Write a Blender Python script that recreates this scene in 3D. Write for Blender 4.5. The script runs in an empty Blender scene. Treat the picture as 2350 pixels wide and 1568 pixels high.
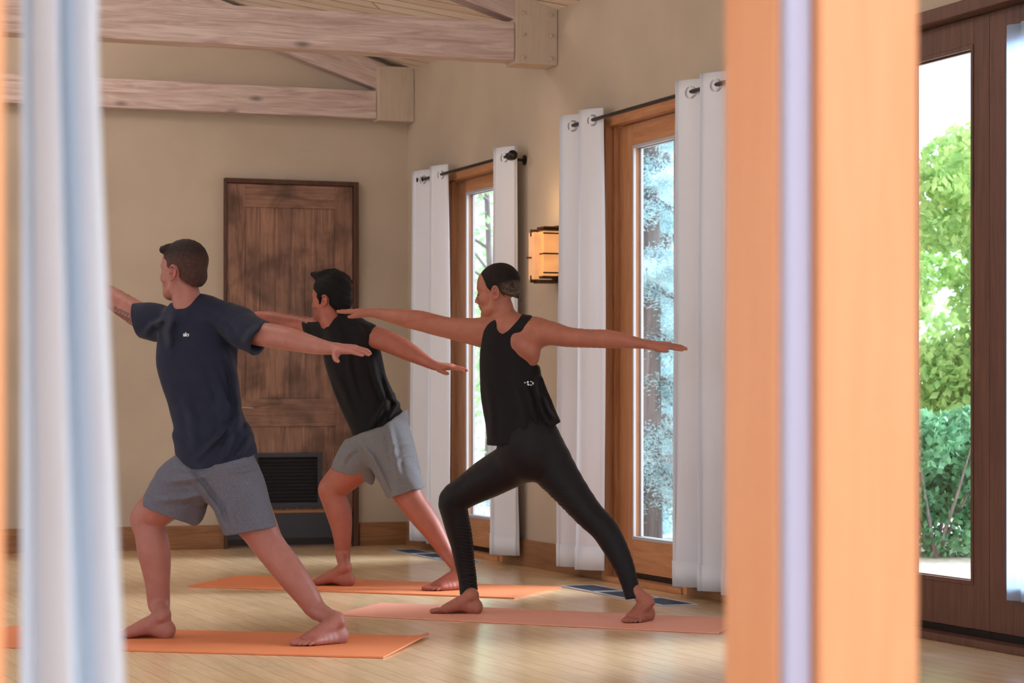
import bpy, bmesh, math, random
import numpy as np
from mathutils import Vector, Matrix
random.seed(7); np.random.seed(7)
PI = math.pi
SC = bpy.context.scene
COL = SC.collection
# ------------------------------------------------------------------ camera geometry
FPX = 5500.0; HZ = 920.0; CH = 0.97; CX = 1175.0
TH = math.radians(20.65)
ct, st = math.cos(TH), math.sin(TH)
def P(px, py, d):                       # pixel + distance along the view -> world
    return np.array([(px-CX)/FPX*d, d, CH+(HZ-py)/FPX*d])
def FL(px, py, z=0.0):                  # pixel on a horizontal plane -> world
    d = FPX*(CH-z)/(py-HZ)
    return np.array([(px-CX)/FPX*d, d, z])
def toroom(p):
    x, y, z = p
    return (x*ct+y*st, -x*st+y*ct, z)
def RW(u, v, z=0.0):                    # room coords -> world
    return Vector((u*ct - v*st, u*st + v*ct, z))

# ------------------------------------------------------------------ object helpers
def tag(o, label=None, cat=None, group=None, kind=None):
    if label: o['label'] = label
    if cat: o['category'] = cat
    if group: o['group'] = group
    if kind: o['kind'] = kind
    return o
def empty(name, loc=(0,0,0), rotz=0.0, **kw):
    o = bpy.data.objects.new(name, None); COL.objects.link(o)
    o.location = loc; o.rotation_euler = (0,0,rotz); o.empty_display_size = 0.1
    return tag(o, **kw)
def obj_from(name, verts, faces, mat=None, parent=None, smooth=False, **kw):
    me = bpy.data.meshes.new(name)
    if isinstance(verts, np.ndarray) and isinstance(faces, np.ndarray):
        nf = len(faces); k = faces.shape[1]
        me.vertices.add(len(verts)); me.vertices.foreach_set('co', verts.astype(np.float32).ravel())
        me.loops.add(nf*k); me.loops.foreach_set('vertex_index', faces.astype(np.int32).ravel())
        me.polygons.add(nf); me.polygons.foreach_set('loop_start', np.arange(0, nf*k, k, dtype=np.int32))
        me.update(calc_edges=True); me.validate()
    else:
        me.from_pydata([tuple(map(float, v)) for v in verts], [], [tuple(map(int, f)) for f in faces]); me.update()
    if smooth:
        me.polygons.foreach_set('use_smooth', [True]*len(me.polygons))
    if mat: me.materials.append(mat)
    o = bpy.data.objects.new(name, me); COL.objects.link(o)
    if parent is not None: o.parent = parent
    return tag(o, **kw)
class MB:
    def __init__(s): s.bm = bmesh.new()
    def box(s, c, size, rot=None, bevel=0.0):
        r = bmesh.ops.create_cube(s.bm, size=1.0)
        M = Matrix.Translation(Vector(c)) @ (rot.to_4x4() if rot is not None else Matrix.Identity(4)) @ Matrix.Diagonal((size[0], size[1], size[2], 1))
        bmesh.ops.transform(s.bm, matrix=M, verts=r['verts'])
        if bevel:
            es = set()
            for v in r['verts']: es.update(v.link_edges)
            bmesh.ops.bevel(s.bm, geom=list(es), offset=bevel, segments=2, affect='EDGES', profile=0.6)
        return s
    def lim(s, a, b, bevel=0.0):
        return s.box([(a[i]+b[i])/2 for i in range(3)], [abs(b[i]-a[i]) for i in range(3)], bevel=bevel)
    def tube(s, pts, r, seg=12, r2=None):
        n = len(pts); rings = []
        for i, p in enumerate(pts):
            p = Vector(p)
            t = (Vector(pts[min(i+1,n-1)]) - Vector(pts[max(i-1,0)])).normalized()
            a = t.cross(Vector((0,0,1)));
            if a.length < 0.05: a = t.cross(Vector((1,0,0)))
            a.normalize(); b = t.cross(a)
            rr = (r[i] if isinstance(r,(list,tuple)) else r)
            rings.append([s.bm.verts.new(p + a*math.cos(2*PI*k/seg)*rr + b*math.sin(2*PI*k/seg)*rr) for k in range(seg)])
        for i in range(n-1):
            for k in range(seg):
                s.bm.faces.new((rings[i][k], rings[i][(k+1)%seg], rings[i+1][(k+1)%seg], rings[i+1][k]))
        s.bm.faces.new(rings[0]); s.bm.faces.new(rings[-1][::-1])
        return s
    def torus(s, c, axis, R, r, n=28, m=10, flat=1.0):
        axis = Vector(axis).normalized(); a = axis.cross(Vector((0,0,1)))
        if a.length < .05: a = Vector((1,0,0))
        a.normalize(); b = axis.cross(a); c = Vector(c); rings = []
        for i in range(n):
            th = 2*PI*i/n; dr = a*math.cos(th)+b*math.sin(th)
            rings.append([s.bm.verts.new(c + dr*(R+r*math.cos(2*PI*k/m)) + axis*(r*flat*math.sin(2*PI*k/m))) for k in range(m)])
        for i in range(n):
            for k in range(m):
                s.bm.faces.new((rings[i][k], rings[(i+1)%n][k], rings[(i+1)%n][(k+1)%m], rings[i][(k+1)%m]))
        return s
    def sphere(s, c, r, scale=(1,1,1)):
        g = bmesh.ops.create_uvsphere(s.bm, u_segments=16, v_segments=10, radius=r)
        bmesh.ops.transform(s.bm, matrix=Matrix.Translation(Vector(c)) @ Matrix.Diagonal((*scale,1)), verts=g['verts']); return s
    def poly(s, pts, faces):
        vs = [s.bm.verts.new(p) for p in pts]
        for f in faces: s.bm.faces.new([vs[i] for i in f])
        return s
    def build(s, name, mat, parent=None, smooth=False, rotz=None, **kw):
        bmesh.ops.recalc_face_normals(s.bm, faces=s.bm.faces[:])
        me = bpy.data.meshes.new(name); s.bm.to_mesh(me); s.bm.free()
        if smooth: me.polygons.foreach_set('use_smooth', [True]*len(me.polygons))
        if mat: me.materials.append(mat)
        o = bpy.data.objects.new(name, me); COL.objects.link(o)
        if parent is not None: o.parent = parent
        if rotz is not None: o.rotation_euler = (0,0,rotz)
        if smooth:
            try:
                m = o.modifiers.new('es', 'EDGE_SPLIT'); m.split_angle = math.radians(40)
            except Exception: pass
        return tag(o, **kw)
def rbuild(mb, name, mat, parent=None, **kw):      # built in room coordinates
    if parent is None: return mb.build(name, mat, None, rotz=TH, **kw)
    return mb.build(name, mat, parent, **kw)

# ------------------------------------------------------------------ materials
def s2l(c):
    return tuple(((x/255)/12.92 if x/255 <= .04045 else ((x/255+.055)/1.055)**2.4) for x in c) + (1.0,)
class NT:
    def __init__(s, name):
        s.m = bpy.data.materials.new(name); s.m.use_nodes = True
        s.t = s.m.node_tree; s.n = s.t.nodes; s.n.clear()
        s.out = s.n.new('ShaderNodeOutputMaterial')
        s.bs = s.n.new('ShaderNodeBsdfPrincipled'); s.L(s.bs.outputs[0], s.out.inputs[0])
    def L(s, a, b): s.t.links.new(a, b)
    def N(s, typ, **kw):
        n = s.n.new(typ)
        for k, v in kw.items():
            if k in n.inputs: n.inputs[k].default_value = v
            else: setattr(n, k, v)
        return n
    def coords(s, scale=(1,1,1), rot=(0,0,0), src='Object'):
        tc = s.n.new('ShaderNodeTexCoord'); mp = s.n.new('ShaderNodeMapping')
        mp.inputs['Scale'].default_value = scale; mp.inputs['Rotation'].default_value = rot
        s.L(tc.outputs[src], mp.inputs[0]); return mp.outputs[0]
    def noise(s, vec, scale=5, detail=4, rough=.5, dist=0):
        n = s.N('ShaderNodeTexNoise'); n.inputs['Scale'].default_value = scale
        n.inputs['Detail'].default_value = detail; n.inputs['Roughness'].default_value = rough
        n.inputs['Distortion'].default_value = dist
        s.L(vec, n.inputs['Vector']); return n.outputs['Fac']
    def ramp(s, fac, stops):
        r = s.n.new('ShaderNodeValToRGB'); e = r.color_ramp.elements
        while len(e) < len(stops): e.new(0.5)
        for i, (p, c) in enumerate(stops):
            e[i].position = p; e[i].color = c if len(c) == 4 else (*c, 1)
        s.L(fac, r.inputs[0]); return r.outputs[0]
    def mix(s, fac, a, b, mode='MIX'):
        m = s.n.new('ShaderNodeMix'); m.data_type = 'RGBA'; m.blend_type = mode
        for inp, v in ((m.inputs[0], fac), (m.inputs[6], a), (m.inputs[7], b)):
            if hasattr(v, 'links') or isinstance(v, bpy.types.NodeSocket): s.L(v, inp)
            else: inp.default_value = v
        return m.outputs[2]
    def math(s, op, a, b=0.0, clamp=False):
        m = s.n.new('ShaderNodeMath'); m.operation = op; m.use_clamp = clamp
        for i, v in enumerate((a, b)):
            if isinstance(v, bpy.types.NodeSocket): s.L(v, m.inputs[i])
            else: m.inputs[i].default_value = v
        return m.outputs[0]
    def bump(s, h, strength=.3, dist=.01):
        b = s.n.new('ShaderNodeBump'); b.inputs['Strength'].default_value = strength; b.inputs['Distance'].default_value = dist
        s.L(h, b.inputs['Height']); s.L(b.outputs[0], s.bs.inputs['Normal'])
    def base(s, c):
        if isinstance(c, bpy.types.NodeSocket): s.L(c, s.bs.inputs['Base Color'])
        else: s.bs.inputs['Base Color'].default_value = c
    def rough(s, r, spec=None):
        s.bs.inputs['Roughness'].default_value = r
        if spec is not None: s.bs.inputs['Specular IOR Level'].default_value = spec

def m_plain(name, c, rough=.6, metal=0.0, spec=.5, bump=None):
    t = NT(name); t.base(s2l(c)); t.rough(rough, spec); t.bs.inputs['Metallic'].default_value = metal
    if bump:
        t.bump(t.noise(t.coords((bump[0],)*3), 1, 4), bump[1], .01)
    return t.m
def m_plaster(name, c):
    t = NT(name); v = t.coords()
    n = t.noise(v, 1.3, 3); c1 = s2l(c); c0 = s2l([x*.93 for x in c])
    t.base(t.ramp(n, [(.35, c0), (.65, c1)])); t.rough(.85, .2)
    t.bump(t.noise(v, 60, 3), .12, .004); return t.m
def m_wood(name, light, dark, scale=(1,1,1), along=0, knots=0.0, rough=.45, blotch=0.0, contrast=(.35,.68), spec=.4):
    """grain runs along axis `along` of the object coordinates"""
    t = NT(name)
    sc = [9.0, 9.0, 9.0]; sc[along] = .7
    v = t.coords(tuple(sc[i]*scale[i] for i in range(3)))
    g = t.noise(v, 3.0, 6, .6, 1.2)
    sc2 = [30.0]*3; sc2[along] = 1.2
    g2 = t.noise(t.coords(tuple(sc2)), 4.0, 3, .6)
    g = t.math('ADD', t.math('MULTIPLY', g, .75), t.math('MULTIPLY', g2, .25))
    col = t.ramp(g, [(contrast[0], s2l(dark)), (contrast[1], s2l(light))])
    if blotch:
        b = t.noise(t.coords((2.2,2.2,2.2)), 1.6, 3, .55, .6)
        bf = t.ramp(b, [(.42, (0,0,0)), (.66, (1,1,1))])
        col = t.mix(t.math('MULTIPLY', bf, blotch), col, s2l([x*.42 for x in dark]))
    if knots:
        sk = [5.5]*3; sk[along] = 2.2
        vo = t.n.new('ShaderNodeTexVoronoi'); vo.inputs['Scale'].default_value = 1.0
        t.L(t.coords(tuple(sk)), vo.inputs['Vector'])
        kf = t.ramp(vo.outputs['Distance'], [(.03, (1,1,1)), (.14, (0,0,0))])
        col = t.mix(t.math('MULTIPLY', kf, knots), col, s2l([x*.55 for x in dark]))
    t.base(col); t.rough(rough, spec); t.bump(g, .15, .003)
    return t.m
def m_floor():
    t = NT('maple_strip_floor')
    tc = t.n.new('ShaderNodeTexCoord'); mp = t.n.new('ShaderNodeMapping')
    mp.inputs['Rotation'].default_value = (0,0,PI/2)
    t.L(tc.outputs['Object'], mp.inputs[0])
    br = t.n.new('ShaderNodeTexBrick'); br.offset = .37
    br.inputs['Scale'].default_value = 1.0; br.inputs['Brick Width'].default_value = 1.7
    br.inputs['Row Height'].default_value = .082; br.inputs['Mortar Size'].default_value = .0016
    br.inputs['Mortar Smooth'].default_value = .2
    br.inputs['Color1'].default_value = s2l((230,198,156)); br.inputs['Color2'].default_value = s2l((220,184,140))
    br.inputs['Mortar'].default_value = s2l((160,122,86))
    t.L(mp.outputs[0], br.inputs['Vector'])
    g = t.noise(t.coords((10,.8,1)), 5, 5, .6, .6)
    c = t.mix(.32, br.outputs['Color'], t.ramp(g, [(.3, s2l((200,158,112))), (.7, s2l((240,212,172)))]))
    t.base(c)
    r = t.noise(t.coords((3,1,1)), 2, 3)
    rr = t.n.new('ShaderNodeMapRange'); rr.inputs['To Min'].default_value = .16; rr.inputs['To Max'].default_value = .28
    t.L(r, rr.inputs[0]); t.L(rr.outputs[0], t.bs.inputs['Roughness'])
    t.bs.inputs['Specular IOR Level'].default_value = .55
    t.bump(t.math('ADD', t.math('MULTIPLY', br.outputs['Fac'], -.5), t.math('MULTIPLY', g, .1)), .12, .003)
    return t.m
def m_boards(name, rot, c1, c2, gap, row, plank=3.0, rough=.6):
    t = NT(name)
    tc = t.n.new('ShaderNodeTexCoord'); mp = t.n.new('ShaderNodeMapping'); mp.inputs['Rotation'].default_value = (0,0,rot)
    t.L(tc.outputs['Object'], mp.inputs[0])
    br = t.n.new('ShaderNodeTexBrick'); br.offset = .4; br.inputs['Scale'].default_value = 1
    br.inputs['Brick Width'].default_value = plank; br.inputs['Row Height'].default_value = row
    br.inputs['Mortar Size'].default_value = .009; br.inputs['Mortar Smooth'].default_value = .3
    br.inputs['Color1'].default_value = s2l(c1); br.inputs['Color2'].default_value = s2l(c2); br.inputs['Mortar'].default_value = s2l(gap)
    t.L(mp.outputs[0], br.inputs['Vector'])
    ms = t.n.new('ShaderNodeMapping'); ms.inputs['Scale'].default_value = (.8, 14, 14); t.L(mp.outputs[0], ms.inputs[0])
    g = t.noise(ms.outputs[0], 3, 5, .6, .8)
    c = t.mix(.45, br.outputs['Color'], t.ramp(g, [(.35, s2l([x*.8 for x in c2])), (.65, s2l(c1))]))
    t.base(c); t.rough(rough, .3); t.bump(t.math('MULTIPLY', br.outputs['Fac'], -1), .5, .01)
    return t.m
def m_curtain(name='curtain_cotton', trans=.18, tint=(246,247,255)):
    t = NT(name); v = t.coords((260,260,260))
    t.base(s2l(tint)); t.rough(.9, .1)
    tr = t.n.new('ShaderNodeBsdfTranslucent'); tr.inputs[0].default_value = s2l(tint)
    mx = t.n.new('ShaderNodeMixShader'); mx.inputs[0].default_value = trans
    t.L(t.bs.outputs[0], mx.inputs[1]); t.L(tr.outputs[0], mx.inputs[2]); t.L(mx.outputs[0], t.out.inputs[0])
    t.bump(t.noise(t.coords((6,6,1.2)), 2.2, 3), .25, .02)
    return t.m
def m_glass(name='window_glass', fac=.10):
    t = NT(name); t.n.remove(t.bs)
    tr = t.n.new('ShaderNodeBsdfTransparent'); gl = t.n.new('ShaderNodeBsdfGlossy'); gl.inputs['Roughness'].default_value = .01
    fr = t.n.new('ShaderNodeFresnel'); fr.inputs[0].default_value = 1.5
    mx = t.n.new('ShaderNodeMixShader'); ge = t.n.new('ShaderNodeNewGeometry')
    t.L(t.math('MULTIPLY', fr.outputs[0], t.math('SUBTRACT', 1.0, ge.outputs['Backfacing'])), mx.inputs[0])
    t.L(tr.outputs[0], mx.inputs[1]); t.L(gl.outputs[0], mx.inputs[2]); t.L(mx.outputs[0], t.out.inputs[0]); return t.m
def m_emit(name, c, strength, base=(240,200,150)):
    t = NT(name); t.base(s2l(base)); t.rough(.4)
    n = t.noise(t.coords((3,3,5)), 3, 3)
    t.L(t.ramp(n, [(.3, s2l([x*.85 for x in c])), (.7, s2l(c))]), t.bs.inputs['Emission Color'])
    t.bs.inputs['Emission Strength'].default_value = strength; return t.m
def m_fabric(name, c, c2=None, heather=0.0, rough=.85, sheen=.04, scale=900, bump=.15):
    t = NT(name); v = t.coords()
    if heather:
        n = t.noise(v, scale*.35, 3, .7)
        n2 = t.noise(v, 230, 3, .6)
        n = t.math('ADD', t.math('MULTIPLY', n, .6), t.math('MULTIPLY', n2, .4))
        t.base(t.ramp(n, [(.38, s2l(c2 or [x*.7 for x in c])), (.62, s2l(c))]))
    else:
        n = t.noise(v, 20, 3); t.base(t.ramp(n, [(.3, s2l([x*.92 for x in c])), (.7, s2l(c))]))
    t.rough(rough, .25); t.bs.inputs['Sheen Weight'].default_value = sheen; t.bs.inputs['Sheen Roughness'].default_value = .5
    t.bump(t.noise(v, scale, 2), bump, .001); return t.m
def m_skin(name, c):
    t = NT(name)
    a = t.n.new('ShaderNodeVertexColor'); a.layer_name = 'tone'
    n = t.noise(t.coords(), 22, 4, .6)
    mot = t.ramp(n, [(.3, (.88,.84,.84,1)), (.7, (1.04,1.02,1.02,1))])
    base = t.mix(1.0, mot, s2l(c), 'MULTIPLY')
    t.base(t.mix(1.0, base, a.outputs['Color'], 'MULTIPLY'))
    t.rough(.48, .4)
    t.bump(t.noise(t.coords(), 320, 2), .08, .001)
    return t.m
def m_hair(name, c, c2, rot=(0,0,0), scale=(30,200,200), rough=.45):
    t = NT(name)
    a = t.n.new('ShaderNodeVertexColor'); a.layer_name = 'tone'
    n = t.noise(t.coords(scale, rot), 2, 4, .6, 1.0)
    col = t.ramp(n, [(.35, s2l(c2)), (.65, s2l(c))])
    t.base(t.mix(1.0, col, a.outputs['Color'], 'MULTIPLY'))
    t.rough(.62, .22); t.bump(n, .8, .004); return t.m
# ================================================================== THE ROOM (room coords u,v,z)
WU = 5.043        # inner face of the window wall
BV = 15.38        # inner face of the back wall
LU = -3.2         # opposite wall
FV = 2.14         # plane of the post screen the camera looks through
EAVE = 3.19; PITCH = .32
RU = WU-4.2
def roofz(u): return EAVE + PITCH*(WU-u) if u > RU else EAVE + PITCH*(WU-RU) - PITCH*(RU-u)
M_wall = m_plaster('warm_tan_plaster', (202,184,164))
M_floor = m_floor()
M_ceil = m_boards('pine_ceiling_boards', 0, (250,236,220), (232,208,190), (128,98,84), .13)
M_beam = m_wood('whitewashed_timber', (220,200,192), (182,154,146), along=0, knots=.7, rough=.7, contrast=(.38,.62))
M_beamend = m_wood('pale_timber_block', (208,190,172), (196,176,156), along=2, knots=.1, rough=.7)
M_door = m_wood('knotty_alder', (176,132,108), (118,84,70), along=2, knots=.5, rough=.5, blotch=.6, contrast=(.35,.7))
M_doorh = m_wood('knotty_alder_rail', (176,132,108), (118,84,70), along=0, knots=.5, rough=.5, blotch=.6, contrast=(.35,.7))
M_doorframe = m_wood('dark_door_casing', (98,62,44), (66,40,30), along=2)
M_fir = m_wood('oiled_fir', (216,158,112), (180,118,76), along=2, rough=.38, contrast=(.3,.7))
M_firh = m_wood('oiled_fir_rail', (216,158,112), (180,118,76), along=1, rough=.38, contrast=(.3,.7))
M_base = m_wood('baseboard_oak', (168,118,80), (132,88,56), along=0, rough=.5)
M_baser = m_wood('baseboard_oak_long', (168,118,80), (132,88,56), along=1, rough=.5)
M_post = m_wood('orange_post_timber', (240,168,118), (228,150,100), along=2, rough=.45, contrast=(.25,.75))
M_white = m_plain('white_gasket', (176,172,196), .5)
M_black = m_plain('blackened_steel', (34,30,30), .4, .6)
M_dkgrey = m_plain('dark_grey_metal', (66,68,74), .45, .5)
M_louver = m_plain('black_louver', (30,26,28), .55, .2)
M_bronze = m_plain('aged_bronze', (98,68,44), .45, .7)
M_nickel = m_plain('brushed_nickel', (190,180,172), .3, 1.0)
M_rod = m_plain('dark_iron_rod', (56,50,48), .35, .8)
M_grom = m_plain('pewter_grommet', (150,146,148), .28, 1.0)
M_vent = m_plain('slate_vent_grille', (62,80,104), .5, .3)
M_ventf = m_plain('pale_vent_rim', (196,200,206), .4, .3)
M_curt = m_curtain()
M_glass = m_glass()
M_alum = m_plain('glazing_bead', (196,198,206), .4, .3)

# floor, deck
mb = MB(); mb.lim((LU, FV-3.0, -.12), (WU+.12, BV+.1, 0)); rbuild(mb, 'floor', M_floor, kind='structure')
# ceiling: two pitched slabs, boards laid on the diagonal
def slab(u0, u1, name, th=.1):
    v0, v1 = FV-3.0, BV+.1  # front part, unseen above the camera, is added to block sky light
    z0, z1 = roofz(u0), roofz(u1)
    # local plane: x along slope, y along v
    ang = math.atan2(z1-z0, u1-u0); ln = math.hypot(u1-u0, z1-z0)
    m = MB(); m.lim((0,0,0), (ln, v1-v0, th))
    o = m.build(name, M_ceil, None, kind='structure')
    o.matrix_world = Matrix.Rotation(TH,4,'Z') @ Matrix.Translation((u0, v0, z0)) @ Matrix.Rotation(-ang,4,'Y')
    return o
M_ceil.node_tree.nodes
for n in M_ceil.node_tree.nodes:
    if n.type == 'MAPPING' and abs(n.inputs['Scale'].default_value[1]-1) < 1e-6: n.inputs['Rotation'].default_value = (0,0,math.radians(42))
slab(RU, WU+.15, 'ceiling'); slab(LU-.1, RU, 'ceiling_far')
bpy.data.objects['ceiling_far'].name = 'ceiling.001'
# back wall with gable
zr = roofz(RU)
def gable(v0, v1, name):
    pts = [(LU,0),(WU+.12,0),(WU+.12,EAVE+.02),(RU,zr+.02),(LU,roofz(LU)+.02)]
    m = MB(); n = len(pts)
    V = [(p[0], v0, p[1]) for p in pts] + [(p[0], v1, p[1]) for p in pts]
    F = [tuple(range(n)), tuple(range(2*n-1, n-1, -1))] + [(i, (i+1)%n, (i+1)%n+n, i+n) for i in range(n)]
    m.poly(V, F); rbuild(m, name, M_wall, kind='structure')
gable(BV, BV+.14, 'wall_back')
# window wall: solid pieces around the french doors
DOORS = [(13.50, 14.60), (10.857, 11.957), (7.32, 9.02)]   # (near v, far v)
DTOPS = [2.43, 2.50, 2.56]
m = MB(); edges = [BV]
for a, b in DOORS: edges += [b, a]
edges.append(FV-3.0)  # wall carried on past the posts, unseen, added to block the sun
for i in range(0, len(edges), 2):
    m.lim((WU, edges[i+1], 0), (WU+.16, edges[i], EAVE))
for (a, b), DT in zip(DOORS, DTOPS): m.lim((WU, a, DT), (WU+.16, b, EAVE))
rbuild(m, 'wall_right', M_wall, kind='structure')
# opposite wall: low parapet with wide openings shaped to let light in (never in view), piers and header
m = MB()
m.lim((LU-.15, FV, 0), (LU, BV, .45)); m.lim((LU-.15, FV, 2.6), (LU, BV, roofz(LU)))
for v in (FV, 6.5, 11, BV-.3): m.lim((LU-.15, v, .45), (LU, v+.3, 2.6))
rbuild(m, 'wall_left', M_wall, kind='structure')
# baseboards
m = MB(); m.lim((LU, BV-.018, 0), (3.775, BV, .155), .004); m.lim((4.70, BV-.018, 0), (WU, BV, .155), .004)
rbuild(m, 'baseboard_back', M_base, kind='structure')
m = MB()
for i in range(0, len(edges), 2):
    m.lim((WU-.018, edges[i+1], 0), (WU, edges[i]-(.018 if i == 0 else 0), .155), .004)
rbuild(m, 'baseboard_right', M_baser, kind='structure')

# ---------------- french doors (fixed-size leaf in a fir frame)
def french_door(k, a, b, DTOP, gz1, M_fir, M_firh, leaves=1):
    root = empty('door_%d' % (k+2), (0,0,0), TH, kind='structure')
    jw = .055; u0, u1 = WU-.02, WU+.14
    m = MB(); m.lim((u0, b-jw, 0), (u1, b, DTOP), .004); m.build('jamb', M_fir, root)
    m = MB(); m.lim((u0, a, 0), (u1, a+jw, DTOP), .004); m.build('jamb', M_fir, root)
    m = MB(); m.lim((u0, a+jw, DTOP-jw), (u1, b-jw, DTOP), .004); m.build('head', M_firh, root)
    m = MB(); m.lim((u0-.01, a+jw, 0), (u1, b-jw, .03), .004); m.build('sill', M_firh, root)
    for s0, s1 in ((b-jw-.03, b-jw), (a+jw, a+jw+.03)):
        m = MB(); m.lim((WU+.02, s0, .03), (WU+.05, s1, DTOP-jw), .003); m.build('stop', M_fir, root)
    ul0, ul1 = WU+.045, WU+.095
    L0, L1 = a+jw+.03, b-jw-.03
    wd = (L1-L0)/leaves; sw = .192 if leaves == 1 else .115; gz0 = .235
    for q in range(leaves):
        la, lb = L0+q*wd+.001, L0+(q+1)*wd-.001
        ga, gb = la+sw, lb-sw
        lf = empty('leaf', label=None); lf.parent = root
        for s0, s1 in ((la, ga), (gb, lb)):
            m = MB(); m.lim((ul0, s0, .06), (ul1, s1, DTOP-jw-.006), .004); m.build('stile', M_fir, lf)
        m = MB(); m.lim((ul0, ga, gz1), (ul1, gb, DTOP-jw-.006), .003); m.build('top_rail', M_firh, lf)
        m = MB(); m.lim((ul0, ga, .06), (ul1, gb, gz0), .003); m.build('bottom_rail', M_firh, lf)
        m = MB(); m.lim((ul0+.005, la, .03), (ul1-.005, lb, .058)); m.build('weather_strip', M_black, lf)
        m = MB(); bw = .016
        for uu in (ul0-.004, ul1-.010):
            m.lim((uu, ga, gz0), (uu+.014, ga+bw, gz1)); m.lim((uu, gb-bw, gz0), (uu+.014, gb, gz1))
            m.lim((uu, ga+bw, gz0), (uu+.014, gb-bw, gz0+bw)); m.lim((uu, ga+bw, gz1-bw), (uu+.014, gb-bw, gz1))
        m.build('glazing_bead', M_alum if leaves == 1 else M_fir, lf)
        m = MB(); m.lim((WU+.066, ga+.006, gz0+.004), (WU+.074, gb-.006, gz1-.004)); m.build('pane', M_glass, lf)
M_dfir = m_wood('shaded_walnut_frame', (112,74,60), (84,54,46), along=2, rough=.5)  # fir with the backlit shade of this frame put into its colour
french_door(0, *DOORS[0], DTOPS[0], 2.29, M_fir, M_firh)
french_door(1, *DOORS[1], DTOPS[1], 2.325, M_fir, M_firh)
french_door(2, *DOORS[2], DTOPS[2], 2.39, M_dfir, M_dfir, 2)
# ---------------- knotty alder door in the back wall
root = empty('door_1', (0,0,0), TH, kind='structure')
D0, D1 = 3.785, 4.65; DZ = 2.40
y0, y1 = BV-.035, BV-.002
m = MB(); m.lim((D1, BV-.05, 0), (D1+.035, BV, DZ+.03), .004); m.lim((D0-.012, BV-.05, 0), (D0, BV, DZ+.03), .003); m.lim((D0, BV-.05, DZ), (D1, BV, DZ+.03), .004)
m.build('casing', M_doorframe, root)
sw = .125
m = MB(); m.lim((D0+.003, y0, .012), (D0+sw, y1, DZ-.004), .003); m.build('stile', M_door, root)
m = MB(); m.lim((D1-sw, y0, .012), (D1-.003, y1, DZ-.004), .003); m.build('stile', M_door, root)
for z0, z1 in ((DZ-.155, DZ-.004), (.80, .985), (.012, .24)):
    m = MB(); m.lim((D0+sw, y0, z0), (D1-sw, y1, z1), .003); m.build('rail', M_doorh, root)
for z0, z1 in ((.985, DZ-.155), (.24, .80)):
    m = MB(); m.lim((D0+sw, y0+.012, z0), (D1-sw, y1, z1)); 
    n = 6; w = (D1-D0-2*sw)/n
    for i in range(n): m.lim((D0+sw+i*w+.0015, y0+.009, z0), (D0+sw+(i+1)*w-.0015, y1-.002, z1), .001)
    m.build('panel', M_door, root)
m = MB(); m.lim((D0+.01, y0-.008, .06), (D1-.01, y0-.001, .232), .002); m.build('kick_plate', M_dkgrey, root)
m = MB(); m.lim((D0+.01, y0-.012, .228), (D1-.01, y0-.001, .246), .002); m.build('kick_plate_trim', M_base, root)
m = MB(); m.lim((D0+.01, y0-.006, .018), (D1-.01, y0+.002, .058)); m.build('door_sweep', M_louver, root)  # black strip standing in for the dark gap under the door
m = MB(); m.tube([(D0+.06, y0-.001, .925), (D0+.06, y0-.045, .925)], .011); m.tube([(D0+.055, y0-.045, .925), (D0+.10, y0-.05, .927), (D0+.165, y0-.045, .921)], .009)
m.tube([(D0+.06, y0-.0005, .925), (D0+.06, y0-.008, .925)], .028, 20); m.build('lever_handle', M_nickel, root, smooth=True)
g0, g1, gz0, gz1 = 3.965, 4.43, .262, .625
m = MB(); fw = .03; yy = y0-.016
m.lim((g0, yy, gz0), (g0+fw, y0, gz1), .003); m.lim((g1-fw, yy, gz0), (g1, y0, gz1), .003); m.lim((g0+fw, yy, gz1-.028), (g1-fw, y0, gz1), .003); m.lim((g0+fw, yy, gz0), (g1-fw, y0, gz0+.035), .003)
gr = m.build('vent_grille', M_dkgrey, root)
m = MB(); m.lim((g0+fw, y0-.003, gz0+.035), (g1-fw, y0+.002, gz1-.028))
n = 13
for i in range(n):
    z = gz0+.045 + (gz1-.028-gz0-.055)*i/(n-1)
    m.box(((g0+g1)/2, y0-.010, z), (g1-g0-2*fw, .014, .003), Matrix.Rotation(math.radians(35),3,'X'))
m.build('louver', M_louver, gr)

# ---------------- trusses
def truss(v0, v1, zb, name, label, near):
    root = empty(name, (0,0,0), TH, label=label, cat='roof truss')
    th = .185 if not near else .215; ue = WU
    ub = ue-.255 if not near else ue-.255
    zt = zb+th
    m = MB(); m.lim((LU, v0, zb), (ub-.0, v1, zt), .006); m.build('bottom_chord', M_beam, root)
    # sloping top chord from heel up to ridge and down the other side
    for sgn, (ua, ubb) in ((1, (ub+.02, RU)), (-1, (LU, RU))):
        za, zb2 = (roofz(ua)-.20, roofz(ubb)-.20)
        if sgn == 1: za = zt+.012+ (roofz(ua)-roofz(ua)); 
        ang = math.atan2(zb2-za, ubb-ua); ln = math.hypot(ubb-ua, zb2-za)
        m = MB(); m.lim((0, v0+.01, 0 if sgn < 0 else -.175), (ln, v1-.01, .175 if sgn < 0 else 0), .005)
        o = m.build('top_chord', M_beam, root)
        o.matrix_local = Matrix.Translation((ua, 0, za)) @ Matrix.Rotation(-ang,4,'Y')
    m = MB(); m.lim((RU-.08, v0+.012, zt), (RU+.08, v1-.012, zr-.22), .004); m.build('king_post', M_beamend, root)
    return root, ub, zt
r1, ub, zt = truss(BV-.12, BV-.002, 2.85, 'roof_truss', 'whitewashed timber truss lying against the far gable wall', False)
m = MB(); m.lim((ub+.002, BV-.15, 2.835), (WU-.002, BV-.002, 3.20), .005); hb = m.build('heel_block', M_beamend, r1)
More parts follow.
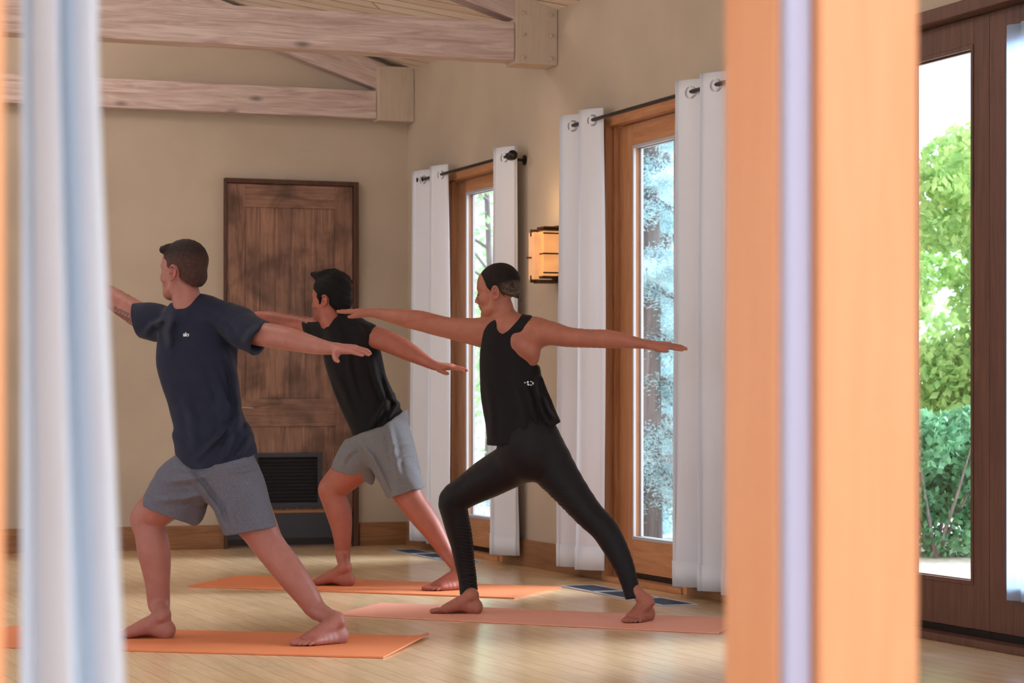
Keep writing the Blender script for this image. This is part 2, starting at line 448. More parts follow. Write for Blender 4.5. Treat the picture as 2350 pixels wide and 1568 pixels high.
for (u, z) in ((ub+.04, 3.10), (ub+.04, 2.90), (WU-.04, 3.10), (WU-.04, 2.90)):
    m = MB(); m.tube([(u, BV-.15, z), (u, BV-.158, z)], .011, 10); m.build('bolt', M_beamend, hb)
NV = 12.66
r2, ub2, zt2 = truss(NV, NV+.16, 2.895, 'roof_truss', 'whitewashed timber truss crossing the room in front of the sloped ceiling', True)
m = MB(); m.lim((ub2+.002, NV-.02, 2.875), (WU-.002, NV+.175, 3.24), .006); hb = m.build('heel_block', M_beamend, r2)
for (u, z) in ((ub2+.045, 3.16), (ub2+.045, 3.04), (ub2+.045, 2.91), (WU-.045, 3.16), (WU-.045, 3.04), (WU-.045, 2.91)):
    m = MB(); m.tube([(u, NV-.02, z), (u, NV-.03, z)], .012, 10); m.sphere((u, NV-.03, z), .008); m.build('bolt', M_beamend, hb, smooth=True)

# ---------------- curtains on rods
RODU = WU-.105; RODZ = 2.40
def curtain(v_lo, v_hi, n_fold, amp, phase, label, RODZ, z0=.06, ztop=None, cat='curtain'):
    ztop = ztop or RODZ+.06
    root = empty('curtain', (0,0,0), TH, label=label, cat=cat, group='white grommet curtains on the window wall')
    nv = n_fold*22; nz = 40
    def wave(t, z):
        f = (z-z0)/(ztop-z0)
        am = amp*(.85+.35*(1-f))
        ph = 2*PI*n_fold*t + phase
        s = math.sin(ph)
        s = math.copysign(abs(s)**.75, s)
        return am*s + .007*math.sin(3*ph+.8*z) + .012*math.sin(1.9*ph+1.5*z)*(1-f)
    V = []; F = []
    for j in range(nz+1):
        z = z0 + (ztop-z0)*j/nz
        f = j/nz
        for i in range(nv+1):
            t = i/nv
            ph = 2*PI*n_fold*t + phase
            v = v_lo + (v_hi-v_lo)*t + .35*(v_hi-v_lo)/n_fold/2*math.sin(2*ph)*.55 + .008*(1-f)*math.sin(9*t+2*z)
            V.append((RODU + wave(t, z), v, z))
    for j in range(nz):
        for i in range(nv):
            a = j*(nv+1)+i; F.append((a, a+1, a+nv+2, a+nv+1))
    cl = obj_from('cloth', V, F, M_curt, root, smooth=True)
    so = cl.modifiers.new('s', 'SOLIDIFY'); so.thickness = .0025; so.offset = 0
    # hem: doubled cloth strip
    Vh = []; Fh = []
    for j, z in enumerate((z0+.001, z0+.125)):
        for i in range(nv+1):
            t = i/nv; ph = 2*PI*n_fold*t + phase; f = (z-z0)/(ztop-z0)
            v = v_lo + (v_hi-v_lo)*t + .35*(v_hi-v_lo)/n_fold/2*math.sin(2*ph)*.55 + .008*(1-f)*math.sin(9*t+2*z)
            Vh.append((RODU + wave(t, z)-.004, v, z))
    for i in range(nv): Fh.append((i, i+1, i+nv+2, i+nv+1))
    h = obj_from('hem', Vh, Fh, M_curt, root, smooth=True)
    so = h.modifiers.new('s', 'SOLIDIFY'); so.thickness = .002; so.offset = 0
    for k in range(2*n_fold+1):
        ph = PI*k - phase
        t = (ph/(2*PI))/n_fold
        if t < .02 or t > .98: continue
        v = v_lo+(v_hi-v_lo)*t
        sgn = 1 if (k % 2 == 0) else -1
        def cp(tt):
            p_ = 2*PI*n_fold*tt + phase
            return Vector((wave(tt, RODZ), v_lo + (v_hi-v_lo)*tt + .35*(v_hi-v_lo)/n_fold/2*math.sin(2*p_)*.55, 0))
        tg = cp(t+.16/n_fold)-cp(t-.16/n_fold); ax = Vector((-tg.y, tg.x, 0)).normalized(); m = MB()
        m.torus((RODU, v, RODZ-.004), (ax.x, ax.y, 0), .027, .0095, 28, 10, .8)
        m.build('grommet', M_grom, root, smooth=True)
    return root
def rod(v0, v1, label, RODZ):
    root = empty('curtain_rod', (0,0,0), TH, label=label, cat='curtain rod', group='iron curtain rods on the window wall')
    m = MB(); m.tube([(RODU, v0, RODZ), (RODU, v1, RODZ)], .0105, 14); m.build('pole', M_rod, root, smooth=True)
    for s, v in ((-1, v0), (1, v1)):
        m = MB(); m.tube([(RODU, v, RODZ), (RODU, v+s*.012, RODZ)], .016, 14); m.sphere((RODU, v+s*.038, RODZ), .03); m.build('finial', M_rod, root, smooth=True)
        m = MB(); vv = v - s*.03
        m.tube([(WU-.001, vv, RODZ-.02), (RODU, vv, RODZ-.016)], .008, 10); m.tube([(WU-.008, vv, RODZ-.02), (WU-.0005, vv, RODZ-.02)], .03, 16)
        m.torus((RODU, vv, RODZ), (0,1,0), .016, .004, 18, 8); m.build('bracket', M_rod, root, smooth=True)
rod(13.13, 14.75, 'dark iron curtain rod over the far window, ball finial beside the lit wall lamp', 2.405)
rod(10.02, 12.22, 'dark iron curtain rod over the middle window, above the woman in black', 2.477)
curtain(14.34, 15.05, 2, .050, 2.6, 'white curtain panel nearest the room corner, at the far window', 2.405)
curtain(13.10, 13.43, 1, .045, .9, 'flat white curtain panel between the far window glass and the wall lamp', 2.405)
curtain(11.84, 12.40, 2, .055, 2.4, 'white curtain panel between the wall lamp and the middle window', 2.477)
curtain(10.02, 10.87, 3, .055, 2.3, 'white curtain panel next to the blurred orange post', 2.477)
# sash curtain on the second leaf of the pair past the post
V = []; F = []
for j in range(21):
    for i in range(61):
        t = i/60; V.append((WU+.018+.010*math.sin(2*PI*5*t), 7.50+.50*t, .20+2.22*j/20))
for j in range(20):
    for i in range(60):
        a_ = j*61+i; F.append((a_, a_+1, a_+62, a_+61))
M_sash = m_curtain('pale_blue_sheer', .6, (214,228,246))
o = obj_from('sash_curtain', V, F, M_sash, None, smooth=True, label='blurred pale blue sheer hung over the second door leaf past the orange post', cat='curtain')
o.rotation_euler = (0,0,TH); so = o.modifiers.new('s','SOLIDIFY'); so.thickness = .0015

# ---------------- wall lamp
root = empty('wall_lamp', (0,0,0), TH, label='lit bronze wall sconce with amber glass shades between two windows', cat='wall lamp')
SV = 12.62; SZ = 1.80; hh = .143
M_amber = m_emit('amber_glass_lit', (255,172,104), 0.62, (200,150,100))
M_amber2 = m_emit('amber_glass_side', (255,176,116), 0.5, (200,160,120))
m = MB(); m.lim((WU-.018, SV-.055, SZ-hh-.015), (WU-.001, SV+.075, SZ+hh+.02), .003); m.build('backplate', M_bronze, root)
m = MB(); m.lim((WU-.115, SV-.05, SZ-hh+.02), (WU-.02, SV+.03, SZ+hh-.015), .003); m.build('shade', M_amber, root)
m = MB(); m.lim((WU-.155, SV+.0, SZ-hh+.0), (WU-.12, SV+.085, SZ+hh-.02), .004); m.build('glass_panel', M_amber2, root)
for z in (SZ+hh-.010, SZ-hh+.012):
    m = MB(); m.lim((WU-.125, SV-.062, z-.004), (WU-.018, SV+.07, z+.004)); m.build('frame_bar', M_bronze, root)
for z in (SZ+hh-.028, SZ+.0, SZ-hh+.035):
    m = MB(); m.lim((WU-.118, SV-.056, z-.004), (WU-.018, SV-.050, z+.004))
    if z == SZ: m.lim((WU-.118, SV-.056, SZ-.004), (WU-.112, SV+.02, SZ+.004))
    m.build('cross_bar', M_bronze, root)
for z in (SZ+hh-.015, SZ-hh+.01):
    m = MB(); m.lim((WU-.162, SV+.035, z-.028), (WU-.115, SV+.042, z+.012)); m.build('clip', M_bronze, root)
m = MB(); m.tube([(WU-.155, SV+.04, SZ-.02), (WU-.178, SV+.04, SZ-.02)], .005, 10); m.sphere((WU-.178, SV+.04, SZ-.02), .007); m.build('knob', M_bronze, root, smooth=True)
m = MB(); m.lim((WU-.135, SV-.03, SZ-hh-.022), (WU-.018, SV+.06, SZ-hh-.004), .002); m.build('bottom_tray', M_bronze, root)
m = MB(); m.lim((WU-.11, SV-.04, SZ+hh+.0), (WU-.018, SV+.07, SZ+hh+.012), .002); m.build('top_cap', M_bronze, root)

# ---------------- floor vents
def floor_vent(v0, v1, u0, u1, label):
    root = empty('floor_vent', (0,0,0), TH, label=label, cat='floor vent', group='slate floor vents along the window wall')
    m = MB(); f = .014
    m.lim((u0, v0, 0), (u0+f, v1, .007), .001); m.lim((u1-f, v0, 0), (u1, v1, .007), .001)
    m.lim((u0+f, v0, 0), (u1-f, v0+f, .007), .001); m.lim((u0+f, v1-f, 0), (u1-f, v1, .007), .001)
    m.build('rim', M_ventf, root)
    m = MB(); m.lim((u0+f, v0+f, 0), (u1-f, v1-f, .002))
    n = 14
    for i in range(n):
        uu = u0+f+.006+(u1-u0-2*f-.012)*i/(n-1); m.lim((uu-.0025, v0+f, .002), (uu+.0025, v1-f, .006))
    m.build('grille', M_vent, root)
wh = ['nearest the room corner', 'in the middle of its row', 'nearest the wall lamp']
for i in range(3):
    b = 14.78 - i*.44
    floor_vent(b-.41, b, 4.72, 4.90, 'slate floor vent under the far window, ' + wh[i])
wh = ['beyond the woman in leggings', 'behind her rear shin', 'beside her rear foot']
for i in range(3):
    b = 11.60 - i*.44
    floor_vent(b-.41, b, 4.64, 4.83, 'slate floor vent under the middle window, ' + wh[i])

# ---------------- screen of posts the camera looks through
root = empty('timber_post', (0,0,0), TH, label='wide blurred orange timber post with a pale strip, standing close to the view', cat='post')
m = MB(); m.lim((1.093, FV+.012, 0), (1.141, FV+.130, 2.75), .003); m.build('rear_board', M_post, root)
m = MB(); m.lim((1.097, FV-.004, 0), (1.125, FV+.0115, 2.75), .003); m.build('seal_strip', M_white, root)  # pale lavender strip along the left edge of the post
m = MB(); m.lim((1.127, FV-.02, 0), (1.238, FV+.0115, 2.75), .004); m.build('front_board', M_post, root)
m = MB(); m.lim((1.142, FV+.012, 0), (1.231, FV+.125, 2.75), .003); m.build('core', M_post, root)
root = empty('timber_post', (0,0,0), TH, label='sliver of orange timber post outside the blurred white curtain', cat='post')
m = MB(); m.lim((.20, FV-.02, 0), (.325, FV+.11, 2.75), .006); m.build('board', M_post, root)
m = MB(); m.lim((-1.2, FV-.02, 2.76), (4.9, FV+.12, 2.96), .006); m.box
o = rbuild(m, 'header_beam', M_post, label='orange timber header beam resting on the two posts', cat='beam')
# close curtain
root = empty('gathered_curtain', (0,0,0), TH, label='blurred white curtain gathered close to the view', cat='curtain')
V = []; F = []; nz = 60; nv = 90
for j in range(nz+1):
    z = .02 + 2.6*j/nz
    w = 0.036*max(0.0, min(1.0, (1.30-z)/.75))
    for i in range(nv+1):
        t = i/nv; ph = 2*PI*2.0*t
        s = math.sin(ph+.6)
        V.append((.368 + (.082+w)*t + .004*math.sin(2*ph) + .006*math.sin(1.3*z+4*t), FV+.17 + .028*math.copysign(abs(s)**.8, s), z))
for j in range(nz):
    for i in range(nv):
        a = j*(nv+1)+i; F.append((a, a+1, a+nv+2, a+nv+1))
M_curt2 = m_curtain('near_curtain_cotton', .2, (236,244,255))
cl = obj_from('cloth', V, F, M_curt2, root, smooth=True); so = cl.modifiers.new('s','SOLIDIFY'); so.thickness = .002
m = MB(); m.tube([(.30, FV+.17, 2.64), (1.09, FV+.17, 2.64)], .012, 12); m.build('pole', M_rod, root, smooth=True)
# ================================================================== OUTSIDE
def m_leaf(name, c1, c2, trans=.4):
    t = NT(name)
    n = t.noise(t.coords(), 9, 3, .6)
    col = t.ramp(n, [(.32, s2l(c2)), (.68, s2l(c1))]); t.base(col); t.rough(.6, .3)
    tr = t.n.new('ShaderNodeBsdfTranslucent'); t.L(col, tr.inputs[0])
    mx = t.n.new('ShaderNodeMixShader'); mx.inputs[0].default_value = trans
    t.L(t.bs.outputs[0], mx.inputs[1]); t.L(tr.outputs[0], mx.inputs[2]); t.L(mx.outputs[0], t.out.inputs[0]); return t.m
M_leaf = m_leaf('green_leaves', (206,226,150), (136,184,112), .5)
M_leafp = m_leaf('pale_leaves', (200,222,176), (140,180,130), .5)
M_shrub = m_leaf('shrub_leaves', (130,186,140), (60,116,84), .35)
M_needle = m_leaf('blue_needles', (222,244,248), (150,188,196), .4)
M_bark = m_wood('grey_bark', (150,138,138), (104,92,94), along=2, rough=.9)
def m_gravel():
    t = NT('pale_gravel'); v = t.coords()
    n = t.noise(v, 30, 5, .7); t.base(t.ramp(n, [(.3, s2l((176,168,158))), (.7, s2l((232,224,214)))])); t.rough(.95, .1)
    t.bump(n, .5, .02); return t.m
M_gravel = m_gravel()
mb = MB()
mb.lim((WU+.17, -12, -.20), (60, 70, -.05)); mb.lim((LU-40, BV+.2, -.2), (WU+.17, 70, -.05)); mb.lim((LU-40,-20,-.2),(LU-.16,BV+.2,-.05)); mb.lim((LU-.16,-20,-.2),(WU+.17,FV-3.01,-.05))
rbuild(mb, 'ground_gravel', M_gravel, kind='structure')
def leaf_cloud(name, centers, n, size, mat, parent, elong=1.6, droop=0.0):
    """n leaves scattered in soft ellipsoids (c, radii)"""
    rng = np.random.RandomState(abs(hash(name)) % 1000 + len(centers)*7 + n % 97)
    per = n // len(centers); Ps = []
    for c, r in centers:
        d = rng.normal(size=(per,3)); d /= np.linalg.norm(d,axis=1)[:,None]
        rad = rng.uniform(.45,1.05,size=(per,1))**.6
        Ps.append(np.array(c)+d*rad*np.array(r))
    Pn = np.concatenate(Ps); N = len(Pn)
    a = rng.normal(size=(N,3)); a[:,2] -= droop; a /= np.linalg.norm(a,axis=1)[:,None]
    b = np.cross(a, rng.normal(size=(N,3))); b /= np.linalg.norm(b,axis=1)[:,None]
    s = (size*rng.uniform(.6,1.3,size=(N,1)))
    v0 = Pn-a*s*elong*.5; v1 = Pn+b*s*.5; v2 = Pn+a*s*elong*.5; v3 = Pn-b*s*.5
    V = np.stack([v0,v1,v2,v3],1).reshape(-1,3); F = np.arange(4*N).reshape(-1,4)
    return obj_from(name, V, F, mat, parent)
def tree(x, y, h, crown, n, size, mat, name, label, cat='tree', group=None, trunk=.1, seed=1):
    rng = random.Random(seed)
    root = empty(name, (x, y, -.05), 0, label=label, cat=cat, group=group)
    m = MB(); m.tube([(0,0,0),(.05,0,h*.35),(-.03,.05,h*.7),(0,0,h*.92)], [trunk,trunk*.8,trunk*.5,trunk*.2], 10)
    for k in range(7):
        a = rng.uniform(0, 2*PI); z = h*rng.uniform(.3,.8); L = crown*rng.uniform(.5,.9)
        m.tube([(0,0,z),(math.cos(a)*L*.5, math.sin(a)*L*.5, z+L*.3),(math.cos(a)*L, math.sin(a)*L, z+L*.5)], [trunk*.35,trunk*.22,trunk*.1], 6)
    m.build('trunk', M_bark, root, smooth=True)
    cs = []
    for k in range(26):
        a = rng.uniform(0,2*PI); rr = crown*rng.uniform(0,.8); z = h*rng.uniform(.12,1.0)
        cs.append(((math.cos(a)*rr, math.sin(a)*rr, z), (crown*.34, crown*.34, crown*.26)))
    leaf_cloud('foliage', cs, n, size, mat, root); return root
def spruce(x, y, h, R, label, seed=3, dens=1.0):
    rng = np.random.RandomState(seed)
    root = empty('spruce_tree', (x, y, -.05), 0, label=label, cat='spruce')
    m = MB(); m.tube([(0,0,0),(0,0,h*.5),(0,0,h)], [.085,.06,.02], 12); m.build('trunk', M_bark, root, smooth=True)
    nd = []; br = MB()
    z = .35
    while z < h*.97:
        k = 6
        for i in range(k):
            a = rng.uniform(0,2*PI); L = R*(1-z/h)**.8*rng.uniform(.75,1.1)
            ts = np.linspace(0,1,7); dz = -.30*L*np.sin(ts*PI*.62)+.05*L*ts**3
            pts = [(math.cos(a)*L*t, math.sin(a)*L*t, z+q) for t, q in zip(ts, dz)]
            br.tube(pts, [.018*(1-t)+.004 for t in ts], 5)
            for t, p in zip(ts[1:], pts[1:]):
                n = int(330*dens)
                off = rng.normal(size=(n,3))*np.array([.10,.10,.045])*(1.1-.4*t)
                nd.append((np.array(p)+off, off))
        z += rng.uniform(.24,.40)
    br.build('branches', M_bark, root, kind='stuff')
    Pn = np.concatenate([q[0] for q in nd]); off = np.concatenate([q[1] for q in nd]); N = len(Pn)
    a = off/np.linalg.norm(off,axis=1)[:,None]*.7 + rng.normal(size=(N,3))*.35; a[:,2] -= .15; a /= np.linalg.norm(a,axis=1)[:,None]
    b = np.cross(a, rng.normal(size=(N,3))); b /= np.linalg.norm(b,axis=1)[:,None]
    v0 = Pn-a*.018; v1 = Pn+b*.0035; v2 = Pn+a*.018; v3 = Pn-b*.0035
    V = np.stack([v0,v1,v2,v3],1).reshape(-1,3); F = np.arange(4*N).reshape(-1,4)
    obj_from('needles', V, F, M_needle, root); return root
spruce(1.02, 17.6, 5.6, 1.3, 'blue spruce with drooping branches outside the middle window', 5, 1.3)
spruce(1.5, 23.5, 6.5, 1.7, 'blue spruce standing further back, behind the drooping one', 8, .5)
tree(-.25, 24.5, 5.2, 1.1, 2600, .07, M_leafp, 'birch_tree', 'slender pale-leaved tree outside the far window, nearest the room corner', trunk=.05, seed=2)
tree(-.95, 30.0, 5.0, 1.3, 2500, .07, M_leafp, 'birch_tree', 'thin pale-leaved tree far beyond the far window', trunk=.05, seed=12)
tree(3.55, 17.5, 2.75, 1.25, 30000, .05, M_leaf, 'leafy_tree', 'bright green leafy tree filling the pane past the orange post', seed=4)
tree(5.6, 22.5, 3.2, 1.7, 16000, .07, M_leaf, 'leafy_tree', 'green leafy tree further off, behind the bright green one', seed=9)
for i, (x, y, lab) in enumerate(((2.75, 15.55, 'low dark green shrub at the gravel edge, under the leafy tree'), (3.95, 15.9, 'low dark green shrub further along the gravel edge'))):
    root = empty('shrub', (x, y, -.05), 0, label=lab, cat='shrub', group=None)
    m = MB()
    for k in range(6):
        a = k*1.05; m.tube([(0,0,0),(math.cos(a)*.2, math.sin(a)*.2,.4),(math.cos(a)*.35, math.sin(a)*.35,.75)], [.014,.01,.005], 6)
    m.build('stem', M_bark, root)
    rg = random.Random(i+3)
    cs = [((rg.uniform(-.45,.45), rg.uniform(-.35,.35), rg.uniform(.12,.85)), (.28,.28,.2)) for _ in range(12)]
    leaf_cloud('foliage', cs, 6000, .045, M_shrub, root)

# ================================================================== YOGA MATS
def m_mat(name, c):
    t = NT(name); n = t.noise(t.coords(), 500, 2); t.base(t.ramp(n, [(.3, s2l([x*.93 for x in c])), (.7, s2l(c))])); t.rough(.6, .35); t.bump(n, .3, .002); return t.m
M_mat = m_mat('orange_foam', (240,142,92))
M_mat2 = m_mat('coral_foam', (244,168,142))
def mat(q, label, mtl, curl=None):
    """q: four floor corners (near-left, near-right, far-right, far-left)"""
    q = [np.array(c) for c in q]
    n1, n2 = 40, 16; V = []; F = []
    cen = sum(q)/4
    root = empty('yoga_mat', (cen[0], cen[1], 0), 0, label=label, cat='yoga mat')
    for layer in (0, 1):
        for j in range(n2+1):
            for i in range(n1+1):
                s, t = i/n1, j/n2
                p = (q[0]*(1-s)+q[1]*s)*(1-t) + (q[3]*(1-s)+q[2]*s)*t - cen
                lift = 0
                if curl: lift = curl*max(0, (s-.955)/.045)**2*(t)
                V.append((p[0], p[1], .001+.006*layer+lift))
    N = (n1+1)*(n2+1)
    for j in range(n2):
        for i in range(n1):
            a = j*(n1+1)+i; F.append((a+N, a+1+N, a+n1+2+N, a+n1+1+N)); F.append((a+n1+1, a+n1+2, a+1, a))
    for i in range(n1):
        F.append((i, i+1, i+1+N, i+N)); b = n2*(n1+1); F.append((b+i+1, b+i, b+i+N, b+i+1+N))
    for j in range(n2):
        a = j*(n1+1); F.append((a+n1+1, a, a+N, a+n1+1+N)); b = a+n1; F.append((b, b+n1+1, b+n1+1+N, b+N))
    o = obj_from('foam_sheet', V, F, mtl, root); return root
A = FL(880,1512); B = FL(985,1464)
dirn = A-FL(310,1496); dirn = dirn/np.linalg.norm(dirn)
mat([A-dirn*1.83, A, B, B-dirn*1.86], 'orange yoga mat under the man in the navy tee, corner slightly curled', M_mat, .012)
A = FL(430,1347); B = FL(1180,1375); C = FL(1290,1350); D = FL(550,1323)
mat([A, B, C, D], 'orange yoga mat under the man in the black tee, by the far window', M_mat)
A = FL(768,1413); B = FL(1650,1456); D = FL(875,1387)
mat([A, B, B+(D-A)*1.05, D], 'coral pink yoga mat under the woman in black', M_mat2)

# ================================================================== LIGHT + CAMERA
w = bpy.data.worlds.new('World'); SC.world = w; w.use_nodes = True
nt = w.node_tree; nt.nodes.clear()
out = nt.nodes.new('ShaderNodeOutputWorld'); bg = nt.nodes.new('ShaderNodeBackground')
tc = nt.nodes.new('ShaderNodeTexCoord'); nz = nt.nodes.new('ShaderNodeTexNoise'); nz.inputs['Scale'].default_value = 2.2; nz.inputs['Detail'].default_value = 4
rp = nt.nodes.new('ShaderNodeValToRGB'); rp.color_ramp.elements[0].position = .35; rp.color_ramp.elements[1].position = .65
rp.color_ramp.elements[0].color = (.66,.82,1.0,1); rp.color_ramp.elements[1].color = (.92,.96,1.0,1)
nt.links.new(tc.outputs['Generated'], nz.inputs['Vector']); nt.links.new(nz.outputs['Fac'], rp.inputs[0]); nt.links.new(rp.outputs[0], bg.inputs[0])
bg.inputs[1].default_value = 1.6; nt.links.new(bg.outputs[0], out.inputs[0])
def sun(name, frm, strength, angle, col):
    l = bpy.data.lights.new(name, 'SUN'); l.energy = strength; l.angle = math.radians(angle); l.color = col
    o = bpy.data.objects.new(name, l); COL.objects.link(o)
    o.rotation_euler = (-Vector(frm)).to_track_quat('-Z','Y').to_euler(); o.location = Vector(frm)*10; return o
d = RW(1.0, .12, 0); sun('window_daylight', (d.x, d.y, .42), 14.0, 40, (.74,.87,1.0))
d = RW(.35, -1.0, 0); sun('porch_daylight', (d.x, d.y, .5), 0.75, 50, (.97,.98,1.0))
def lamp(loc, e, size, col):
    l = bpy.data.lights.new('ceiling_lamp', 'POINT'); l.energy = e; l.shadow_soft_size = size; l.color = col
    o = bpy.data.objects.new('ceiling_lamp', l); COL.objects.link(o); o.location = loc; return o
for u, v in ((1.2, 6.5), (1.2, 10.5), (2.2, 13.6)): lamp(RW(u, v, 3.6), 30, .25, (1.0,.93,.88))  # unseen point lights added to brighten the room, without fixtures
lamp(RW(WU-.2, SV-.0, SZ+.26), 1.2, .05, (1.0,.66,.35))

cam = bpy.data.cameras.new('camera'); co = bpy.data.objects.new('camera', cam); COL.objects.link(co); SC.camera = co
co.location = (0,0,CH); co.rotation_euler = (PI/2,0,0)
cam.sensor_width = 36; cam.lens = FPX/2350*36; cam.shift_y = (HZ-784)/2350; cam.clip_end = 300; cam.clip_start = .05
cam.dof.use_dof = True; cam.dof.focus_distance = 10.6; cam.dof.aperture_fstop = (cam.lens/1000)/.015
SC.view_settings.view_transform = 'Standard'; SC.view_settings.look = 'None'; SC.view_settings.gamma = 1
SC.view_settings.exposure = 0.36
SC.cycles.use_denoising = True
SC.cycles.max_bounces = 6; SC.cycles.diffuse_bounces = 3; SC.cycles.glossy_bounces = 3; SC.cycles.transparent_max_bounces = 12
SC.cycles.sample_clamp_indirect = 5
SC.cycles.use_adaptive_sampling = True; SC.cycles.adaptive_threshold = .07; SC.cycles.adaptive_min_samples = 12; SC.cycles.caustics_reflective = False; SC.cycles.caustics_refractive = False
# ================================================================== SIGNED-DISTANCE BODIES
def nrm(v):
    v = np.asarray(v, float); return v/np.linalg.norm(v)
def catmull(pts, sub=3):
    pts = np.asarray(pts, float); n = len(pts)
    if n < 3: return pts
    out = []
    for i in range(n-1):
        p0 = pts[max(i-1,0)]; p1 = pts[i]; p2 = pts[i+1]; p3 = pts[min(i+2,n-1)]
        for k in range(sub):
            t = k/sub
            out.append(.5*((2*p1)+(-p0+p2)*t+(2*p0-5*p1+4*p2-p3)*t*t+(-p0+3*p1-3*p2+p3)*t**3))
    out.append(pts[-1]); return np.array(out)
class Chain:
    def __init__(s, st, k=.01, q=1.0, n=(0,1,0), cuts=(), sub=False, ks=.004, smooth=True, flat=None):
        st = np.asarray(st, float)
        if smooth: st = catmull(st)
        s.A = st[:-1,:3]; s.B = st[1:,:3]; s.ra = st[:-1,3]; s.rb = st[1:,3]
        s.k = k; s.q = q; s.n = nrm(n); s.cuts = [(np.array(p,float), nrm(m)) for p, m in cuts]; s.sub = sub; s.ks = ks; s.fns = []
    def prep(s):
        M = np.eye(3)+(1/s.q-1)*np.outer(s.n, s.n)
        s.M = None if s.q == 1.0 else M
        s.A2 = s.A@M; s.D2 = (s.B-s.A)@M; s.L2 = (s.D2**2).sum(1)+1e-12
    def segs(s, P, idx, o):
        """distances (N,len(idx)) measured around origin o"""
        if not hasattr(s, 'A2'): s.prep()
        Q = P-o
        if s.M is not None: Q = Q@s.M; o = o@s.M
        A = s.A2[idx]-o; D = s.D2[idx]; L2 = s.L2[idx]
        t = Q@D.T-(A*D).sum(1)
        h = np.clip(t/L2, 0, 1)
        d2 = (Q*Q).sum(1)[:,None]-2*(Q@A.T)+(A*A).sum(1)-2*h*t+h*h*L2
        ra = s.ra[idx]; rb = s.rb[idx]
        return (np.sqrt(np.maximum(d2, 0))-ra-(rb-ra)*h)*min(1.0, s.q)
    def ev(s, P, c=None, R=0):
        idx = np.arange(len(s.A)); o = P[0] if c is None else c
        if c is not None and len(s.A) > 3:
            dc = s.segs(c[None], idx, o)[0]
            idx = idx[dc < dc.min()+2.05*R+.012]
        D = s.segs(P, idx, o)
        d = D[:,0]
        for i in range(1, D.shape[1]): d = smin(d, D[:,i], s.ks)
        for p, n in s.cuts: d = np.maximum(d, (P-p)@n)
        for f in s.fns: d = np.maximum(d, f(P))
        return d
    def bounds(s):
        r = max(s.ra.max(), s.rb.max())*max(1.0, s.q); return np.minimum(s.A,s.B).min(0)-r, np.maximum(s.A,s.B).max(0)+r
class Ell:
    def __init__(s, c, r, R=None, k=.01, cuts=(), sub=False):
        s.c = np.asarray(c,float); s.r = np.asarray(r,float); s.R = np.eye(3) if R is None else np.asarray(R,float)
        s.k = k; s.cuts = [(np.array(p,float), nrm(m)) for p, m in cuts]; s.sub = sub; s.fns = []
    def ev(s, P, c=None, R=0):
        w = (P-s.c)@s.R.T
        k0 = np.sqrt(((w/s.r)**2).sum(1)); k1 = np.sqrt(((w/s.r**2)**2).sum(1))+1e-9
        d = k0*(k0-1)/k1
        d = np.where(k0 < 1e-3, -s.r.min(), d)
        for p, n in s.cuts: d = np.maximum(d, (P-p)@n)
        for f in s.fns: d = np.maximum(d, f(P))
        return d
    def bounds(s):
        m = s.r.max(); return s.c-m, s.c+m
def smin(a, b, k):
    if k <= 0: return np.minimum(a, b)
    h = np.maximum(k-np.abs(a-b), 0)/k
    return np.minimum(a, b)-h*h*k*.25
def smax(a, b, k): return -smin(-a, -b, k)
def field(prims, P, c=None, R=0):
    d = None
    for p in prims:
        e = p.ev(P, c, R)
        if d is None: d = e
        elif p.sub: d = smax(d, -e, p.k)
        else: d = smin(d, e, p.k)
    return d
